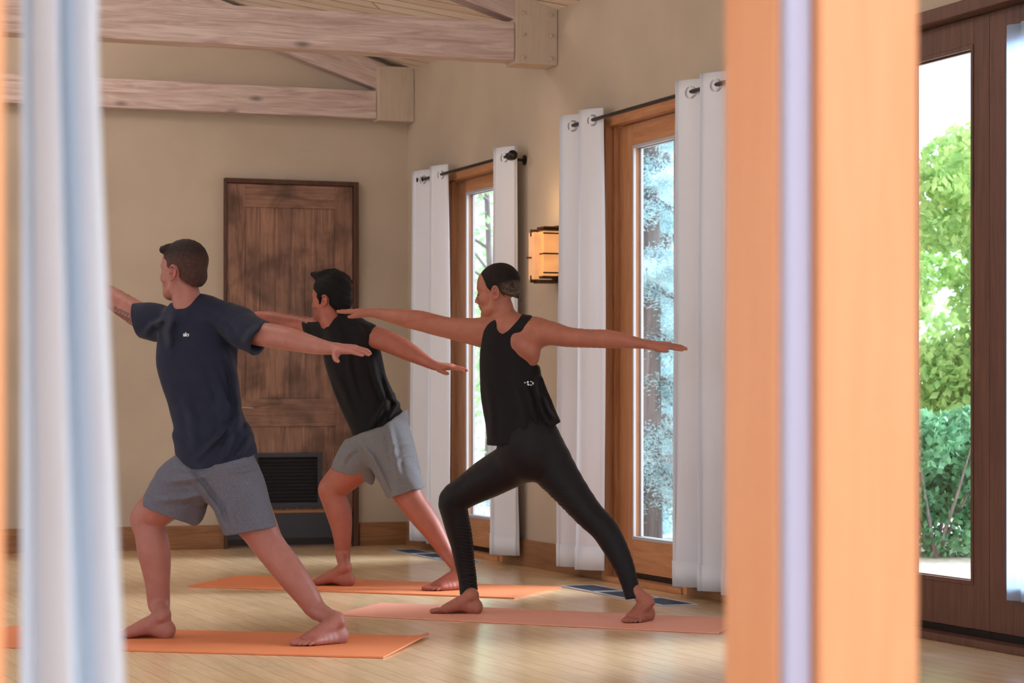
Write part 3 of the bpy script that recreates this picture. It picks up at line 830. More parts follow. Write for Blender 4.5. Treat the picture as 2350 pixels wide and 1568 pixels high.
def mesh_sdf(prims, h=.004, fn=None, cut=None):
    """surface-nets mesh of the folded primitives; fn(P,d)->d displaces, cut lists half-space functions"""
    adds = [p for p in prims if not p.sub]
    lo = np.min([p.bounds()[0] for p in adds], 0)-3*h; hi = np.max([p.bounds()[1] for p in adds], 0)+3*h
    B = 12
    n = np.ceil((hi-lo)/h/B).astype(int)
    dims = n*B+1
    F = np.full(tuple(dims), 1.0, np.float32)
    bi = np.stack(np.meshgrid(*[np.arange(k) for k in n], indexing='ij'), -1).reshape(-1,3)
    cen = lo+(bi+.5)*B*h; R = B*h*math.sqrt(3)/2
    per = [p.ev(cen) for p in prims]
    tot = None
    for p, e in zip(prims, per):
        if tot is None: tot = e
        elif p.sub: tot = smax(tot, -e, p.k)
        else: tot = smin(tot, e, p.k)
    g = np.arange(B+1)
    off = np.stack(np.meshgrid(g,g,g,indexing='ij'),-1).reshape(-1,3)*h
    for j in range(len(bi)):
        t = tot[j]; s0 = bi[j]*B
        sl = tuple(slice(s0[a], s0[a]+B+1) for a in range(3))
        if abs(t) > R*1.2+.010:
            if t < 0: F[sl] = -1.0
            continue
        sel = []
        for p, e in zip(prims, per):
            if p.sub:
                if e[j] < R*1.9+p.k+.02: sel.append(p)
            elif e[j] < t+2.2*R+p.k+.01 or e[j] < R+p.k: sel.append(p)
        if not sel or sel[0].sub: sel = prims
        Pp = lo+s0*h+off
        d = field(sel, Pp, cen[j], R)
        if fn is not None: d = fn(Pp, d)
        F[sl] = d.reshape(B+1,B+1,B+1)
    S = F < 0
    nx, ny, nz = dims-1
    cnt = np.zeros((nx,ny,nz), np.uint8)
    for a in (0,1):
        for b in (0,1):
            for c in (0,1): cnt += S[a:a+nx, b:b+ny, c:c+nz]
    ci = np.argwhere((cnt > 0) & (cnt < 8))
    ids = np.full((nx,ny,nz), -1, np.int32); ids[ci[:,0],ci[:,1],ci[:,2]] = np.arange(len(ci))
    cor = np.array([[a,b,c] for a in (0,1) for b in (0,1) for c in (0,1)])
    val = np.stack([F[ci[:,0]+c[0], ci[:,1]+c[1], ci[:,2]+c[2]] for c in cor], 1).astype(np.float64)
    acc = np.zeros((len(ci),3)); num = np.zeros(len(ci))
    for i in range(8):
        for j in range(i+1, 8):
            if np.abs(cor[i]-cor[j]).sum() != 1: continue
            vi, vj = val[:,i], val[:,j]; m = (vi < 0) != (vj < 0)
            t = np.where(m, vi/(vi-vj+1e-12*(vi==vj)), 0)
            pt = cor[i]+(cor[j]-cor[i])*t[:,None]
            acc += np.where(m[:,None], pt, 0); num += m
    V = lo+(ci+acc/num[:,None])*h
    Q = []
    for ax in range(3):
        u, v = (ax+1)%3, (ax+2)%3
        sl0 = [slice(1,None)]*3; 
        a0 = [slice(1, dims[k]-1) for k in range(3)]; a0[ax] = slice(0, dims[ax]-1)
        a1 = list(a0); a1[ax] = slice(1, dims[ax])
        s0_, s1_ = S[tuple(a0)], S[tuple(a1)]
        E = np.argwhere(s0_ != s1_)
        base = E + np.array([0 if k == ax else 1 for k in range(3)])
        inside0 = s0_[E[:,0],E[:,1],E[:,2]]
        eu = np.zeros(3,int); eu[u] = 1; ev_ = np.zeros(3,int); ev_[v] = 1
        def g_(b): return ids[b[:,0],b[:,1],b[:,2]]
        q = np.stack([g_(base), g_(base-eu), g_(base-eu-ev_), g_(base-ev_)], 1)
        q[~inside0] = q[~inside0][:,::-1]
        Q.append(q)
    Q = np.concatenate(Q); Q = Q[(Q >= 0).all(1)]
    # one light smoothing pass
    for _ in range(1):
        sm = np.zeros_like(V); w = np.zeros(len(V))
        for a, b in ((0,1),(1,2),(2,3),(3,0)):
            np.add.at(sm, Q[:,a], V[Q[:,b]]); np.add.at(w, Q[:,a], 1)
            np.add.at(sm, Q[:,b], V[Q[:,a]]); np.add.at(w, Q[:,b], 1)
        V = V*.6+sm/np.maximum(w,1)[:,None]*.4
    return V, Q
def make(name, prims, mat, parent, h=.004, fn=None, tone=None, **kw):
    V, Q = mesh_sdf(prims, h, fn)
    org = np.array(parent.location)
    o = obj_from(name, V-org, Q, mat, parent, smooth=True, **kw)
    at = o.data.color_attributes.new('tone', 'FLOAT_COLOR', 'POINT')
    c = np.ones((len(o.data.vertices),4), np.float32)
    if tone is not None: c[:len(V),:3] = tone(V)[:len(c)]
    at.data.foreach_set('color', c.ravel())
    return o
def toPX(P): return CX+FPX*P[:,0]/P[:,1], HZ-FPX*(P[:,2]-CH)/P[:,1]
def poly_sd(px, py, poly):
    """signed distance in pixels, positive inside"""
    poly = np.asarray(poly, float); d = np.full(len(px), 1e9); ins = np.zeros(len(px), bool)
    n = len(poly)
    for i in range(n):
        a, b = poly[i], poly[(i+1)%n]
        e = b-a; wx = px-a[0]; wy = py-a[1]
        t = np.clip((wx*e[0]+wy*e[1])/(e@e+1e-9), 0, 1)
        d = np.minimum(d, np.hypot(wx-e[0]*t, wy-e[1]*t))
        c = ((a[1] > py) != (b[1] > py)) & (px < (b[0]-a[0])*(py-a[1])/(b[1]-a[1]+1e-12)+a[0])
        ins ^= c
    return np.where(ins, d, -d)
def cutpoly(poly, sgn=1):      # removes what lies inside the outline (sgn=-1: outside it)
    def f(P):
        px, py = toPX(P); return sgn*poly_sd(px, py, poly)*P[:,1]/FPX
    return f
def belowline(pts):            # removes what lies under a hem line given in pixels
    xs, ys = zip(*pts)
    def f(P):
        px, py = toPX(P); return (py-np.interp(px, xs, ys))*P[:,1]/FPX*.95
    return f
def PX(st):                    # (px,py,depth,radius px) stations -> world stations
    return [(*P(x,y,d), r*d/FPX) for x,y,d,r in st]
def folds(dirv, freq, amp, seed=0, mask=None, warp=1.6):
    dv = nrm(dirv); o = nrm(np.cross(dv, [.3,.9,.2])); o2 = np.cross(dv, o)
    def fn(P, d):
        a = P@dv; b = P@o; c = P@o2
        ph = a*freq + warp*np.sin(b*9+seed) + warp*.7*np.sin(c*13+2*seed+b*5)
        w = .5+.5*np.sin(b*7+c*5+seed*3)
        e = amp*w*(np.sin(ph)+.4*np.sin(ph*2.3+seed))
        if mask is not None: e = e*mask(P)
        return d+e
    return fn
def creases(lines, fmask=None):
    """soft cloth folds: each line = (pixel polyline, width px, height px, depth of the cloth)"""
    def fn(P, d):
        px, py = toPX(P); acc = np.zeros(len(P))
        for pts, w, h, dep in lines:
            best = np.full(len(P), 1e9); tt = np.zeros(len(P)); n = len(pts)-1
            for i in range(n):
                a = np.array(pts[i], float); e = np.array(pts[i+1], float)-a
                wx = px-a[0]; wy = py-a[1]; t = np.clip((wx*e[0]+wy*e[1])/(e@e), 0, 1)
                q = np.hypot(wx-e[0]*t, wy-e[1]*t); m = q < best; best = np.where(m, q, best); tt = np.where(m, (i+t)/n, tt)
            prof = np.exp(-(best/w)**2) - .30*np.exp(-((best-1.7*w)/(.8*w))**2)
            acc += prof*np.sin(np.clip(tt,.02,.98)*PI)**.6*h*1.4/FPX*10*(P[:,1] < dep)
        return d-acc
    return fn
# ---------------- anatomy
def head(o, F, U, s=1.0, fem=False):
    """primitives of a head; o = point between the ears at eye level"""
    F = nrm(F); L = nrm(np.cross(U, F)); U = np.cross(F, L); R = np.stack([F,L,U])
    W = lambda x,y,z: np.asarray(o)+s*(F*x+L*y+U*z)
    E = lambda c, r, k, **kw: Ell(W(*c), np.array(r)*s, R, k*s, **kw)
    C = lambda st, k, **kw: Chain([(*W(*p[:3]), p[3]*s) for p in st], k*s, smooth=False, **kw)
    j = .92 if fem else 1.0
    pr = [E((-.016,0,.030),(.098,.076,.086),.01), E((.028,0,.035),(.058,.062,.062),.02),
          C([(.040,0,-.005,.054*j),(.050,0,-.070,.036*j)],.02),
          E((.055,0,-.082),(.034,.036*j,.028),.02)]
    for q in (1,-1):
        pr += [C([(.002,q*.052*j,-.045,.020),(.020,q*.046*j,-.078,.018),(.066,q*.012,-.100,.014)],.028),
               E((.050,q*.036,-.034),(.032,.026,.026),.02)]
    pr += [E((.074,0,-.098),(.018,.020 if not fem else .016,.016),.014),
           C([(.076,.014,.020,.012),(.062,.046,.016,.010)],.014), C([(.076,-.014,.020,.012),(.062,-.046,.016,.010)],.014)]
    for q in (1,-1): pr.append(E((.088,q*.031,-.001),(.014,.018,.013),.014,sub=True))
    for q in (1,-1): pr.append(E((.070,q*.031,-.002),(.013,.015,.012),.004))
    pr += [C([(.083,0,.004,.0085),(.104,0,-.032,.0100)],.008), E((.104,0,-.036),(.010,.009,.008),.006)]
    for q in (1,-1): pr.append(E((.095,q*.011,-.040),(.010,.007,.007),.005))
    pr += [E((.090,0,-.050),(.010,.012,.012),.010), E((.0925,0,-.063),(.0085,.022,.0055),.005), E((.0905,0,-.074),(.009,.018,.0065),.005),
           E((.100,0,-.0685),(.010,.026,.0012),.003,sub=True), E((.094,0,-.086),(.006,.020,.006),.010,sub=True)]
    for q in (1,-1):
        Re = np.stack([nrm(F*.94+L*q*.30+U*.14), nrm(L*q*.95-F*.30), nrm(U*.98-F*.16)])
        ec = W(-.016, q*.078, -.018)
        pr.append(Ell(ec-L*q*.002*s, np.array((.016,.0065,.029))*s, Re, .006*s))
        fe, le, ue = Re
        ring = [(ec+le*(.0065*s)+fe*(.0150*s*math.sin(t))+ue*(.0275*s*math.cos(t)), .0040*s) for t in np.linspace(.9, -3.6, 11)]
        pr.append(Chain([(*p, r) for p, r in ring], .002*s, ks=.002))
        pr.append(Chain([(*(ec+le*.007*s-fe*.002*s+ue*.013*s), .0030*s), (*(ec+le*.007*s-fe*.007*s-ue*.002*s), .0034*s), (*(ec+le*.006*s-fe*.001*s-ue*.013*s), .0032*s)], .002*s, ks=.002))
        pr.append(Ell(ec+le*.004*s+fe*.011*s-ue*.004*s, np.array((.004,.005,.006))*s, Re, .003*s))
        pr.append(Ell(ec+le*.003*s+fe*.003*s-ue*.029*s, np.array((.007,.006,.008))*s, Re, .004*s))
    return pr, W, R
def hand(w, D, N, T, s=1.0, thumb=(.5,.75,-.35), curl=.10, spread=1.0, rw=.021):
    """w wrist point, D finger direction, N back-of-hand normal, T thumb side"""
    D = nrm(D); T = nrm(np.asarray(T)-D*(np.asarray(T)@D)); N0 = np.cross(D, T); N = N0 if N0@np.asarray(N) > 0 else -N0
    W = lambda x,y,z: np.asarray(w)+s*(D*x+T*y+N*z)
    pr = []
    offs = (.027,.009,-.009,-.026); lens = (.072,.080,.074,.058)
    for i,(o_,l) in enumerate(zip(offs,lens)):
        kx = (.088,.091,.087,.080)[i]
        pr.append(Chain([(*W(-.01,o_*.35,0),rw*.62*s),(*W(.045,o_*.85,.001),.0125*s),(*W(kx,o_,.001),.0105*s)], .012*s, ks=.004))
    pr.append(Ell(W(.048,0,-.002), np.array((.045,.034,.011))*s, np.stack([D,T,N]), .010*s))
    for i,(o_,l) in enumerate(zip(offs,lens)):
        kx = (.088,.091,.087,.080)[i]; y1 = o_*(1+.22*spread)
        c = curl*(1+.25*i)
        pr.append(Chain([(*W(kx-.006,o_,.001),.0092*s),(*W(kx+l*.45,o_+(y1-o_)*.5,-.002-l*.45*c*.5),.0082*s),
                         (*W(kx+l*.78,y1,-.003-l*.78*c),.0074*s),(*W(kx+l,y1,-.004-l*c*1.6),.0062*s)], .003*s, ks=.002, smooth=False))
    t = nrm(thumb); 
    def TW(a): return W(*(np.array((.018,.022,-.004))+a))
    pr.append(Chain([(*W(.006,.012,-.002),.0145*s),(*TW(t*.022),.0150*s),(*TW(t*.042),.0112*s),(*TW(t*.054+np.array((.006,0,-.001))),.0100*s),(*TW(t*.064+np.array((.016,0,-.001))),.0078*s)], .010*s, ks=.003, smooth=False))
    return pr
def foot(heel, D, S, s=1.0, ankle_up=.088, zf=.0):
    """heel = floor point under the heel's back, D toes direction, S side of the big toe"""
    D = nrm(np.array([D[0],D[1],0.])); S = np.array([S[0],S[1],0.]); S = nrm(S-D*(S@D)); Z = np.array([0,0,1.])
    W = lambda x,y,z: np.asarray(heel)+s*(D*x+S*y+Z*z)
    pr = [Ell(W(.034,0,.034), np.array((.036,.031,.036))*s, np.stack([D,S,Z]), .015*s),
          Chain([(*W(.050,0,ankle_up),.029*s),(*W(.088,.003,.064),.029*s),(*W(.130,.006,.046),.026*s),(*W(.178,.008,.024),.019*s)], .025*s, q=1.22, n=S),
          Chain([(*W(.035,-.006,.022),.026*s),(*W(.110,-.022,.017),.018*s),(*W(.172,-.028,.015),.0155*s)], .02*s),
          Chain([(*W(.040,.006,.024),.026*s),(*W(.110,.014,.034),.020*s),(*W(.180,.028,.021),.020*s)], .02*s)]
    for q in (1,-1): pr.append(Ell(W(.052,q*.031,ankle_up-.008), np.array((.013,.011,.013))*s, None, .012*s))
    b = ((.185,.030),(.188,.011),(.184,-.004),(.176,-.018),(.164,-.031)); tp = ((.243,.027),(.240,.011),(.232,-.006),(.220,-.021),(.204,-.036)); rr = (.0125,.0092,.0088,.0084,.0078)
    for (bx,by),(tx,ty),r in zip(b,tp,rr):
        pr.append(Chain([(*W(bx,by,r+.005),r*1.05*s),(*W((bx+tx)/2,(by+ty)/2,r+.006),r*.92*s),(*W(tx,ty,r*.92),r*s)], .004*s, ks=.003, smooth=False))
    zc = heel[2]
    for p in pr: p.fns.append(lambda P, zc=zc: zc+.001-P[:,2])
    return pr, W
def ones(V): return np.ones((len(V),3))
def near(V, c, r0, r1):
    d = np.linalg.norm(V-np.asarray(c), axis=1); return np.clip((r1-d)/(r1-r0), 0, 1)
# ================================================================== THE THREE PEOPLE
from mathutils.bvhtree import BVHTree
MATZ = .0075
def HL(px, py): return FL(px, py, MATZ)
def hcut(px, py, d, nx, nz, ny=0.0): return (P(px,py,d), (nx, ny, -nz))     # plane through a pixel; normal in picture sense (right, down)
def hair_cap(W, R, s, c, r, l1, l2, k=.01):
    """cap kept above two lines given in head coords (x,z)"""
    e = Ell(W(*c), np.array(r)*s, R, k)
    F, L, U = R
    for (x0,z0),(x1,z1) in (l1, l2):
        n = nrm(np.array([z0-z1, x1-x0])); n = n if n[1] < 0 else -n
        e.cuts.append((W(x0,0,z0), F*n[0]+U*n[1]))
    return e
def decal(target, pts2d, faces, px, py, size_px, name, mat, parent, thick=.0012):
    """small flat mark laid on the cloth it is printed on: the cloth is met along the view ray of each point"""
    me = target.data; off = np.array(parent.location)
    vs = [Vector(v.co)+Vector(off) for v in me.vertices]; bv = BVHTree.FromPolygons(vs, [tuple(p.vertices) for p in me.polygons])
    V = []
    o = Vector((0,0,CH))
    for x, y in pts2d:
        d = Vector(P(px+x*size_px, py-y*size_px, 1.0))-o
        h = bv.ray_cast(o, d.normalized())
        q = h[0] if h[0] is not None else Vector(P(px,py,10))
        V.append(q - d.normalized()*thick - Vector(off))
    ob = obj_from(name, V, faces, mat, parent); so = ob.modifiers.new('s','SOLIDIFY'); so.thickness = .0006; return ob
def word_shape(txt):
    cu = bpy.data.curves.new('t', 'FONT'); cu.body = txt; cu.align_x = 'CENTER'; cu.align_y = 'CENTER'; cu.space_character = .84; cu.offset = .022
    ob = bpy.data.objects.new('t', cu); COL.objects.link(ob)
    dg = bpy.context.evaluated_depsgraph_get(); me = bpy.data.meshes.new_from_object(ob.evaluated_get(dg))
    p = [(v.co.x, v.co.y) for v in me.vertices]; f = [tuple(q.vertices) for q in me.polygons]
    bpy.data.objects.remove(ob); return p, f
WORD = word_shape('alo')
M_print = m_plain('white_print', (226,228,236), .6)
def skin_tone(spots, lips=None, beard=None):
    def f(V):
        c = np.ones((len(V),3))
        for p, r, col, a in spots:
            w = (near(V, p, r*.35, r)*a)[:,None]; c = c*(1-w)+np.array(col)*w
        return c
    return f
# ------------------------------------------------ man in navy tee
def d1(x): return 9.70-(x-480)*.0010
def S1(st): return PX([(x,y,d1(x),r) for x,y,r in st])
root = empty('person', tuple(FL(480,1478)*np.array([1,1,0])), 0, label='man in navy tee and grey shorts lunging behind the blurred white curtain', cat='person')
s = 1.0
ear = P(396,626,9.72-.066); F = nrm((-.82,.56,-.02)); U = np.array((.03,0,1.))
L = nrm(np.cross(U,F)); Uo = np.cross(F,L)
o = ear-s*(F*-.016+L*.078+Uo*-.018)
hp, W1, R1 = head(o, F, U, s)
bf, FW = foot(HL(402,1464), (-1,.03,0), (0,-1,0), 1.02)
ank = FW(.05,0,.09)
br_, BW = foot(HL(796,1474), HL(650,1486)-HL(796,1474), (0,1,0), 1.02)
ank2 = BW(.05,0,.09)
fs = 9.86/FPX
body = [Chain(S1([(447,756,62),(456,820,72),(466,920,64),(482,1000,66),(492,1060,68)]), .02, q=.66),
        Chain(S1([(352,737,31),(400,752,28),(440,752,25),(500,748,24),(552,754,29)]), .03, q=.9),
        Chain(PX([(424,664,9.72,31),(431,700,9.71,33),(438,728,9.72,30)]), .03)] + hp
body += [Chain(S1([(455,1080,58),(400,1132,50),(360,1168,43),(339,1192,37),(346,1225,36),(353,1265,37),(358,1300,33),(362,1345,27),(365,1388,24.5)])+[(*ank,.027)], .03, ks=.006)]
body += [Ell(P(322,1190,d1(322)-.01), (.034,.034,.040), None, .03)] + bf
body += [Chain(PX([(520,1085,9.68,60),(562,1160,9.68,56),(594,1212,9.67,43),(614,1248,9.66,37),(648,1292,9.645,35),(678,1331,9.63,33),(704,1367,9.62,28),(728,1401,9.61,22.5)])+[(*ank2,.027)], .03, ks=.006)] + br_
wl = P(772,800,9.27); fin = P(873,808,9.13)
body += [Chain(PX([(548,752,9.62,34),(596,766,9.53,28),(640,774,9.46,27.5),(670,780,9.41,25.5),(705,789,9.37,22),(740,797,9.31,17),(765,800,9.28,13.5)])+[(*wl,.0215)], .02)]
body += hand(wl, fin-wl, (0,0,1), (0,-1,-.25), 1.02, thumb=(.50,.75,-.34), curl=.05)
body += [Chain(PX([(352,738,9.83,36),(312,719,9.88,29),(268,691,9.95,26),(205,655,10.06,22),(150,628,10.16,15)]), .02)]
wr = P(138,622,10.18)
body += hand(wr, P(45,590,10.3)-wr, (0,0,1), (0,-1,-.2), 1.02)
M_skin1 = m_skin('skin_fair_rosy', (172,114,102))
def tn(V):
    c = np.ones((len(V),3))
    def sp(p, r, col, a):
        nonlocal c
        w = (near(V,p,r*.3,r)*a)[:,None]; c = c*(1-w)+np.array(col)*w
    sp(ear, .045, (1.12,.80,.78), .6); sp(ear+np.array((-.004,-.008,-.002)), .014, (.42,.25,.24), .8); sp(wl+.09*nrm(fin-wl), .11, (1.05,.86,.86), .6)  # reddish ear and hand; the dark spot paints shade into the ear hollow
    for q in (FW(.2,0,.02), BW(.2,0,.02)): sp(q, .12, (1.0,.82,.80), .7)
    # tattoo on the inside of the arm
    px, py = toPX(V); m = (np.abs((px-291)+.62*(py-722)*-1) < 30) & (py > 703+(px-265)*.5) & (px < 312) & (px > 262) & (V[:,1] < 10.2)
    t = .5+.5*np.sin(px*.42)*np.sin(py*.5+px*.2); c[m] *= (1-.55*(t[m] > .35))[:,None]*np.array([.95,1.0,1.02])
    return c
b1 = make('body', body, M_skin1, root, .0042, tone=tn)
# hair: faded sides, longer top
def tone_hair(V):
    w = (V-o)@R1.T; z = w[:,2]
    t = np.clip((z-.028)/.045, 0, 1)[:,None]; x = np.clip((-.02-w[:,0])/.08,0,1)[:,None]
    return (np.array([3.9,3.2,3.0])*(1-t)+1.0*t)*(1-.25*x*(1-t))
side = hair_cap(W1, R1, s, (-.018,0,.032), (.1005,.0785,.0885), ((.080,.066),(.014,.000)), ((.012,-.002),(-.080,-.070)))
top = hair_cap(W1, R1, s, (-.012,0,.040), (.099,.073,.082), ((.090,.072),(.030,.044)), ((.03,.040),(-.12,.030)), .012)
ex = Ell(ear, (.024,.030,.034), R1, .004, sub=True)
tufts = [Chain([(*W1(.042,y,.088),.016),(*W1(.066,y*1.1,.080),.012),(*W1(.069,y*1.12,.076+.003*i),.006)], .010) for i, y in enumerate((-.04,-.022,-.004,.014,.030,.044))]
nape = hair_cap(W1, R1, s, (-.054,0,-.024), (.058,.062,.060), ((.080,.066),(.014,.000)), ((.012,-.002),(-.080,-.074)), .01)
make('hair', [side, nape, top]+tufts+[ex], m_hair('brown_cropped_hair', (54,40,38), (28,19,19)), root, .0035, fn=folds((1,0,-.3), 260, .0006, 2), tone=tone_hair)
# tee
ck = cutpoly([(392,690),(398,705),(404,710),(420,704),(440,693),(458,680),(466,655),(392,655)])
tor = Chain(S1([(447,758,82),(452,815,93),(457,860,88),(466,918,81),(480,970,84),(491,1015,90),(497,1048,93),(499,1085,93)]), .02, q=.70)
tor.fns = [belowline([(380,1036),(404,1046),(422,1066),(440,1077),(470,1076),(516,1067),(560,1054),(584,1044),(600,1038)])]
sh = Chain(S1([(350,737,39),(397,747,40),(432,735,42),(466,722,41),(505,727,38),(552,746,41)]), .03, q=.95); sh.fns = [ck]
tor.fns.append(ck)
slR = Chain(PX([(362,742,9.82,42),(338,737,9.84,41),(305,733,9.88,39),(290,728,9.9,39)]), .02, cuts=[hcut(312,739,9.85,-.977,.21,.15)])
slL = Chain(PX([(548,750,9.62,42),(572,764,9.57,42),(596,777,9.53,42),(618,788,9.5,42)]), .02, cuts=[hcut(594,775,9.5,.89,.45,-.35)])
opL = Chain(PX([(588,772,9.54,33),(625,790,9.48,37)]), .004, sub=True, smooth=False)
opR = Chain(PX([(322,736,9.86,30),(285,722,9.9,34)]), .004, sub=True, smooth=False)
cr1 = creases([([(520,800),(538,860),(546,930),(548,990)],7,8,9.75),([(556,950),(530,1000),(508,1060)],8,9,9.75),([(545,965),(500,1005),(452,1052)],7,7,9.75),
  ([(398,722),(388,760),(392,800)],9,10,9.75),([(480,830),(505,900),(512,985)],8,5,9.75),([(455,722),(520,760),(545,800)],9,5,9.75),
  ([(575,1000),(560,1025),(540,1055)],7,7,9.75),([(330,770),(350,745),(380,735)],7,6,9.9),([(560,790),(575,765),(600,750)],8,5,9.8),([(420,900),(440,960),(450,1040)],10,4,9.75)])
M_navy = m_fabric('navy_jersey', (35,40,60), None, 0, .8, .05)
mk = lambda P_: np.clip((toPX(P_)[1]-740)/200, .15, 1)*np.clip((1050-toPX(P_)[1])/45, .12, 1)
f1 = folds((.80,.1,.5), 55, .0034, 1, mk); f2 = folds((.95,0,-.25), 38, .0030, 4, mk)
tee = make('tshirt', [tor, sh, slR, slL, opL, opR], M_navy, root, .0045, fn=lambda Q, d: np.maximum(cr1(Q, f2(Q, f1(Q, d))), tor.fns[0](Q)))
decal(tee, WORD[0], WORD[1], 427, 768, 13.5, 'chest_logo', M_print, root)
# shorts
hip = Chain(S1([(491,1045,80),(494,1080,80)]), .02, q=.74, smooth=False)
lf = Chain(PX([(462,1082,9.72,66),(424,1112,9.77,67),(404,1140,9.80,67),(386,1182,9.82,66),(378,1205,9.83,66)]), .03, cuts=[hcut(386,1181,9.81,-.355,.935)])
lb = Chain(PX([(520,1075,9.68,68),(542,1120,9.68,67),(560,1175,9.67,64),(577,1222,9.66,60),(585,1250,9.66,60)]), .025, cuts=[hcut(576,1219,9.66,.174,.985)])
flap = Chain(PX([(440,1150,9.78,38),(447,1180,9.78,22),(450,1200,9.78,6)]), .02)
o1 = Chain(PX([(386,1172,9.81,58),(372,1215,9.83,61)]), .003, sub=True, smooth=False); o2 = Chain(PX([(574,1205,9.66,52),(585,1250,9.66,55)]), .003, sub=True, smooth=False)
c1s = creases([([(425,1075),(462,1120),(500,1170),(522,1222)],7,8,9.8),([(480,1090),(440,1100),(380,1105)],8,6,9.8),([(470,1135),(420,1145),(350,1150)],8,5,9.8),([(590,1070),(560,1080),(520,1082)],6,4,9.8),([(560,1120),(530,1170),(535,1222)],9,5,9.8)])
hip.fns = [lambda P_: -belowline([(380,1032),(404,1042),(422,1062),(440,1073),(470,1072),(516,1063),(560,1050),(584,1040),(600,1034)])(P_)]
M_short1 = m_fabric('grey_heather_jersey', (114,115,128), (86,87,100), 1, .85, .05)
g1 = folds((.6,.1,.8), 42, .0026, 7)
lf.fns += hip.fns; lb.fns += hip.fns
make('shorts', [hip, lf, flap, lb, o1, o2], M_short1, root, .0045, fn=lambda Q, d: c1s(Q, g1(Q, d)))

# ------------------------------------------------ man in black tee
def d2(x): return 12.42-(x-900)*.0011
def S2(st): return PX([(x,y,d2(x),r) for x,y,r in st])
root = empty('person', tuple(FL(900,1352)*np.array([1,1,0])), 0, label='man in black tee and grey shorts lunging between the wooden door and the far window', cat='person')
s = 1.03
ear = P(744,690,12.55-.068); F = nrm((-.86,.50,-.06)); U = np.array((.0,0,1.))
L = nrm(np.cross(U,F)); Uo = np.cross(F,L)
o2_ = ear-s*(F*-.016+L*.078+Uo*-.018)
hp, W2, R2 = head(o2_, F, U, s)
bf, FW2 = foot(HL(813,1345), (-.86,.30,0), (0,-1,0), 1.04); ank = FW2(.05,0,.09)
bb, BW2 = foot(HL(1076,1352), HL(975,1357)-HL(1076,1352), (0,1,0), 1.03); ank2 = BW2(.05,0,.09)
body = [Chain(S2([(796,772,44),(810,815,49),(822,860,50),(838,915,47),(858,960,48),(872,1000,50)]), .02, q=.68),
        Chain(S2([(722,752,20),(752,764,21),(800,766,22),(832,769,25)]), .03, q=.95),
        Chain(PX([(752,700,12.55,25),(754,728,12.53,24),(764,748,12.53,23)]), .03)] + hp
body += [Chain(PX([(850,1035,12.48,42),(808,1078,12.53,39),(778,1106,12.56,34),(762,1126,12.57,30),(768,1150,12.57,28),(777,1175,12.57,28.5),(783,1205,12.57,24.5),(786,1240,12.57,19.5),(787,1275,12.57,16.5)])+[(*ank,.028)], .03, ks=.006)]
body += [Ell(P(749,1122,12.55), (.032,.032,.038), None, .03)] + bf
body += [Chain(PX([(900,1060,12.40,46),(925,1112,12.37,38),(944,1149,12.35,31),(963,1175,12.34,29.5),(986,1206,12.33,26.5),(1008,1241,12.32,20.5),(1028,1274,12.31,16)])+[(*ank2,.027)], .03, ks=.006)] + bb
wl = P(1000,840,12.28); fin = P(1091,847,12.2)
body += [Chain(PX([(832,768,12.50,28),(866,776,12.46,25),(900,788,12.42,24.5),(932,804,12.38,22),(963,821,12.34,16.5),(986,834,12.30,12)])+[(*wl,.023)], .02)]
body += hand(wl, fin-wl, (0,0,1), (0,-1,-.2), 1.05, thumb=(.85,.50,-.30), curl=.04)
body += [Chain(PX([(722,752,12.62,22),(690,745,12.68,20),(650,738,12.76,19.5),(610,730,12.84,16),(575,729,12.91,12),(556,729,12.95,9.5)]), .02)]
wr = P(548,729,12.96)
body += hand(wr, P(470,728,13.1)-wr, (0,0,1), (0,-1,-.2), 1.05)
M_skin2 = m_skin('skin_tanned', (168,98,80))
def tn(V):
    c = np.ones((len(V),3)); w = (V-o2_)@R2.T
    bd = np.clip((-w[:,2]-.035)/.03,0,1)*np.clip((w[:,0]-(-.01))/.03,0,1)*np.clip((.125+w[:,2])/.02,0,1)*(np.abs(w[:,1])<.09)
    c = c*(1-.35*bd[:,None]*np.array([.8,1.0,1.05]))
    e = (near(V,ear,.012,.045)*.5)[:,None]; c = c*(1-e)+np.array([1.2,.9,.88])*e
    e = (near(V,ear+np.array((-.004,-.008,-.002)),.003,.013)*.8)[:,None]; c = c*(1-e)+np.array([.42,.25,.22])*e  # shade of the ear hollow painted as a darker tone
    for q in (FW2(.2,0,.02), BW2(.2,0,.02)):
        e = (near(V,q,.05,.13)*.6)[:,None]; c = c*(1-e)+np.array([.95,.84,.86])*e
    return c
make('body', body, M_skin2, root, .0045, tone=tn)
cap = hair_cap(W2, R2, s, (-.018,0,.042), (.106,.083,.094), ((.088,.072),(.024,.010)), ((.020,.004),(-.085,-.080)))
sb = Chain([(*W2(.022,.070,.01),.012),(*W2(.012,.074,-.014),.009),(*W2(.014,.072,-.034),.005)], .008)
rg = random.Random(5)
sp_ = []
for i in range(44):
    x = rg.uniform(-.10,.050); y = rg.uniform(-.05,.05)
    z = .040+.094*math.sqrt(max(.05,1-((x+.018)/.112)**2-(y/.088)**2))
    h_ = .016 if x < .04 else .022
    sp_.append(Chain([(*W2(x,y,z-.008),.012),(*W2(x+.010+.010*(x>.04),y*1.03,z+h_*.5),.007),(*W2(x+.020+.014*(x>.04),y*1.06,z+h_*.75),.0025)], .008))
for y in (-.036,-.02,-.006,.008,.022,.036):
    sp_.append(Chain([(*W2(.046,y,.114),.014),(*W2(.070,y,.126),.010),(*W2(.088,y*1.05,.124+.25*abs(y)),.003)], .012))
ex = Ell(ear, (.022,.032,.034), R2, .003, sub=True)
nape = hair_cap(W2, R2, s, (-.060,0,-.020), (.062,.068,.068), ((.088,.072),(.024,.010)), ((.016,-.002),(-.080,-.088)), .012)
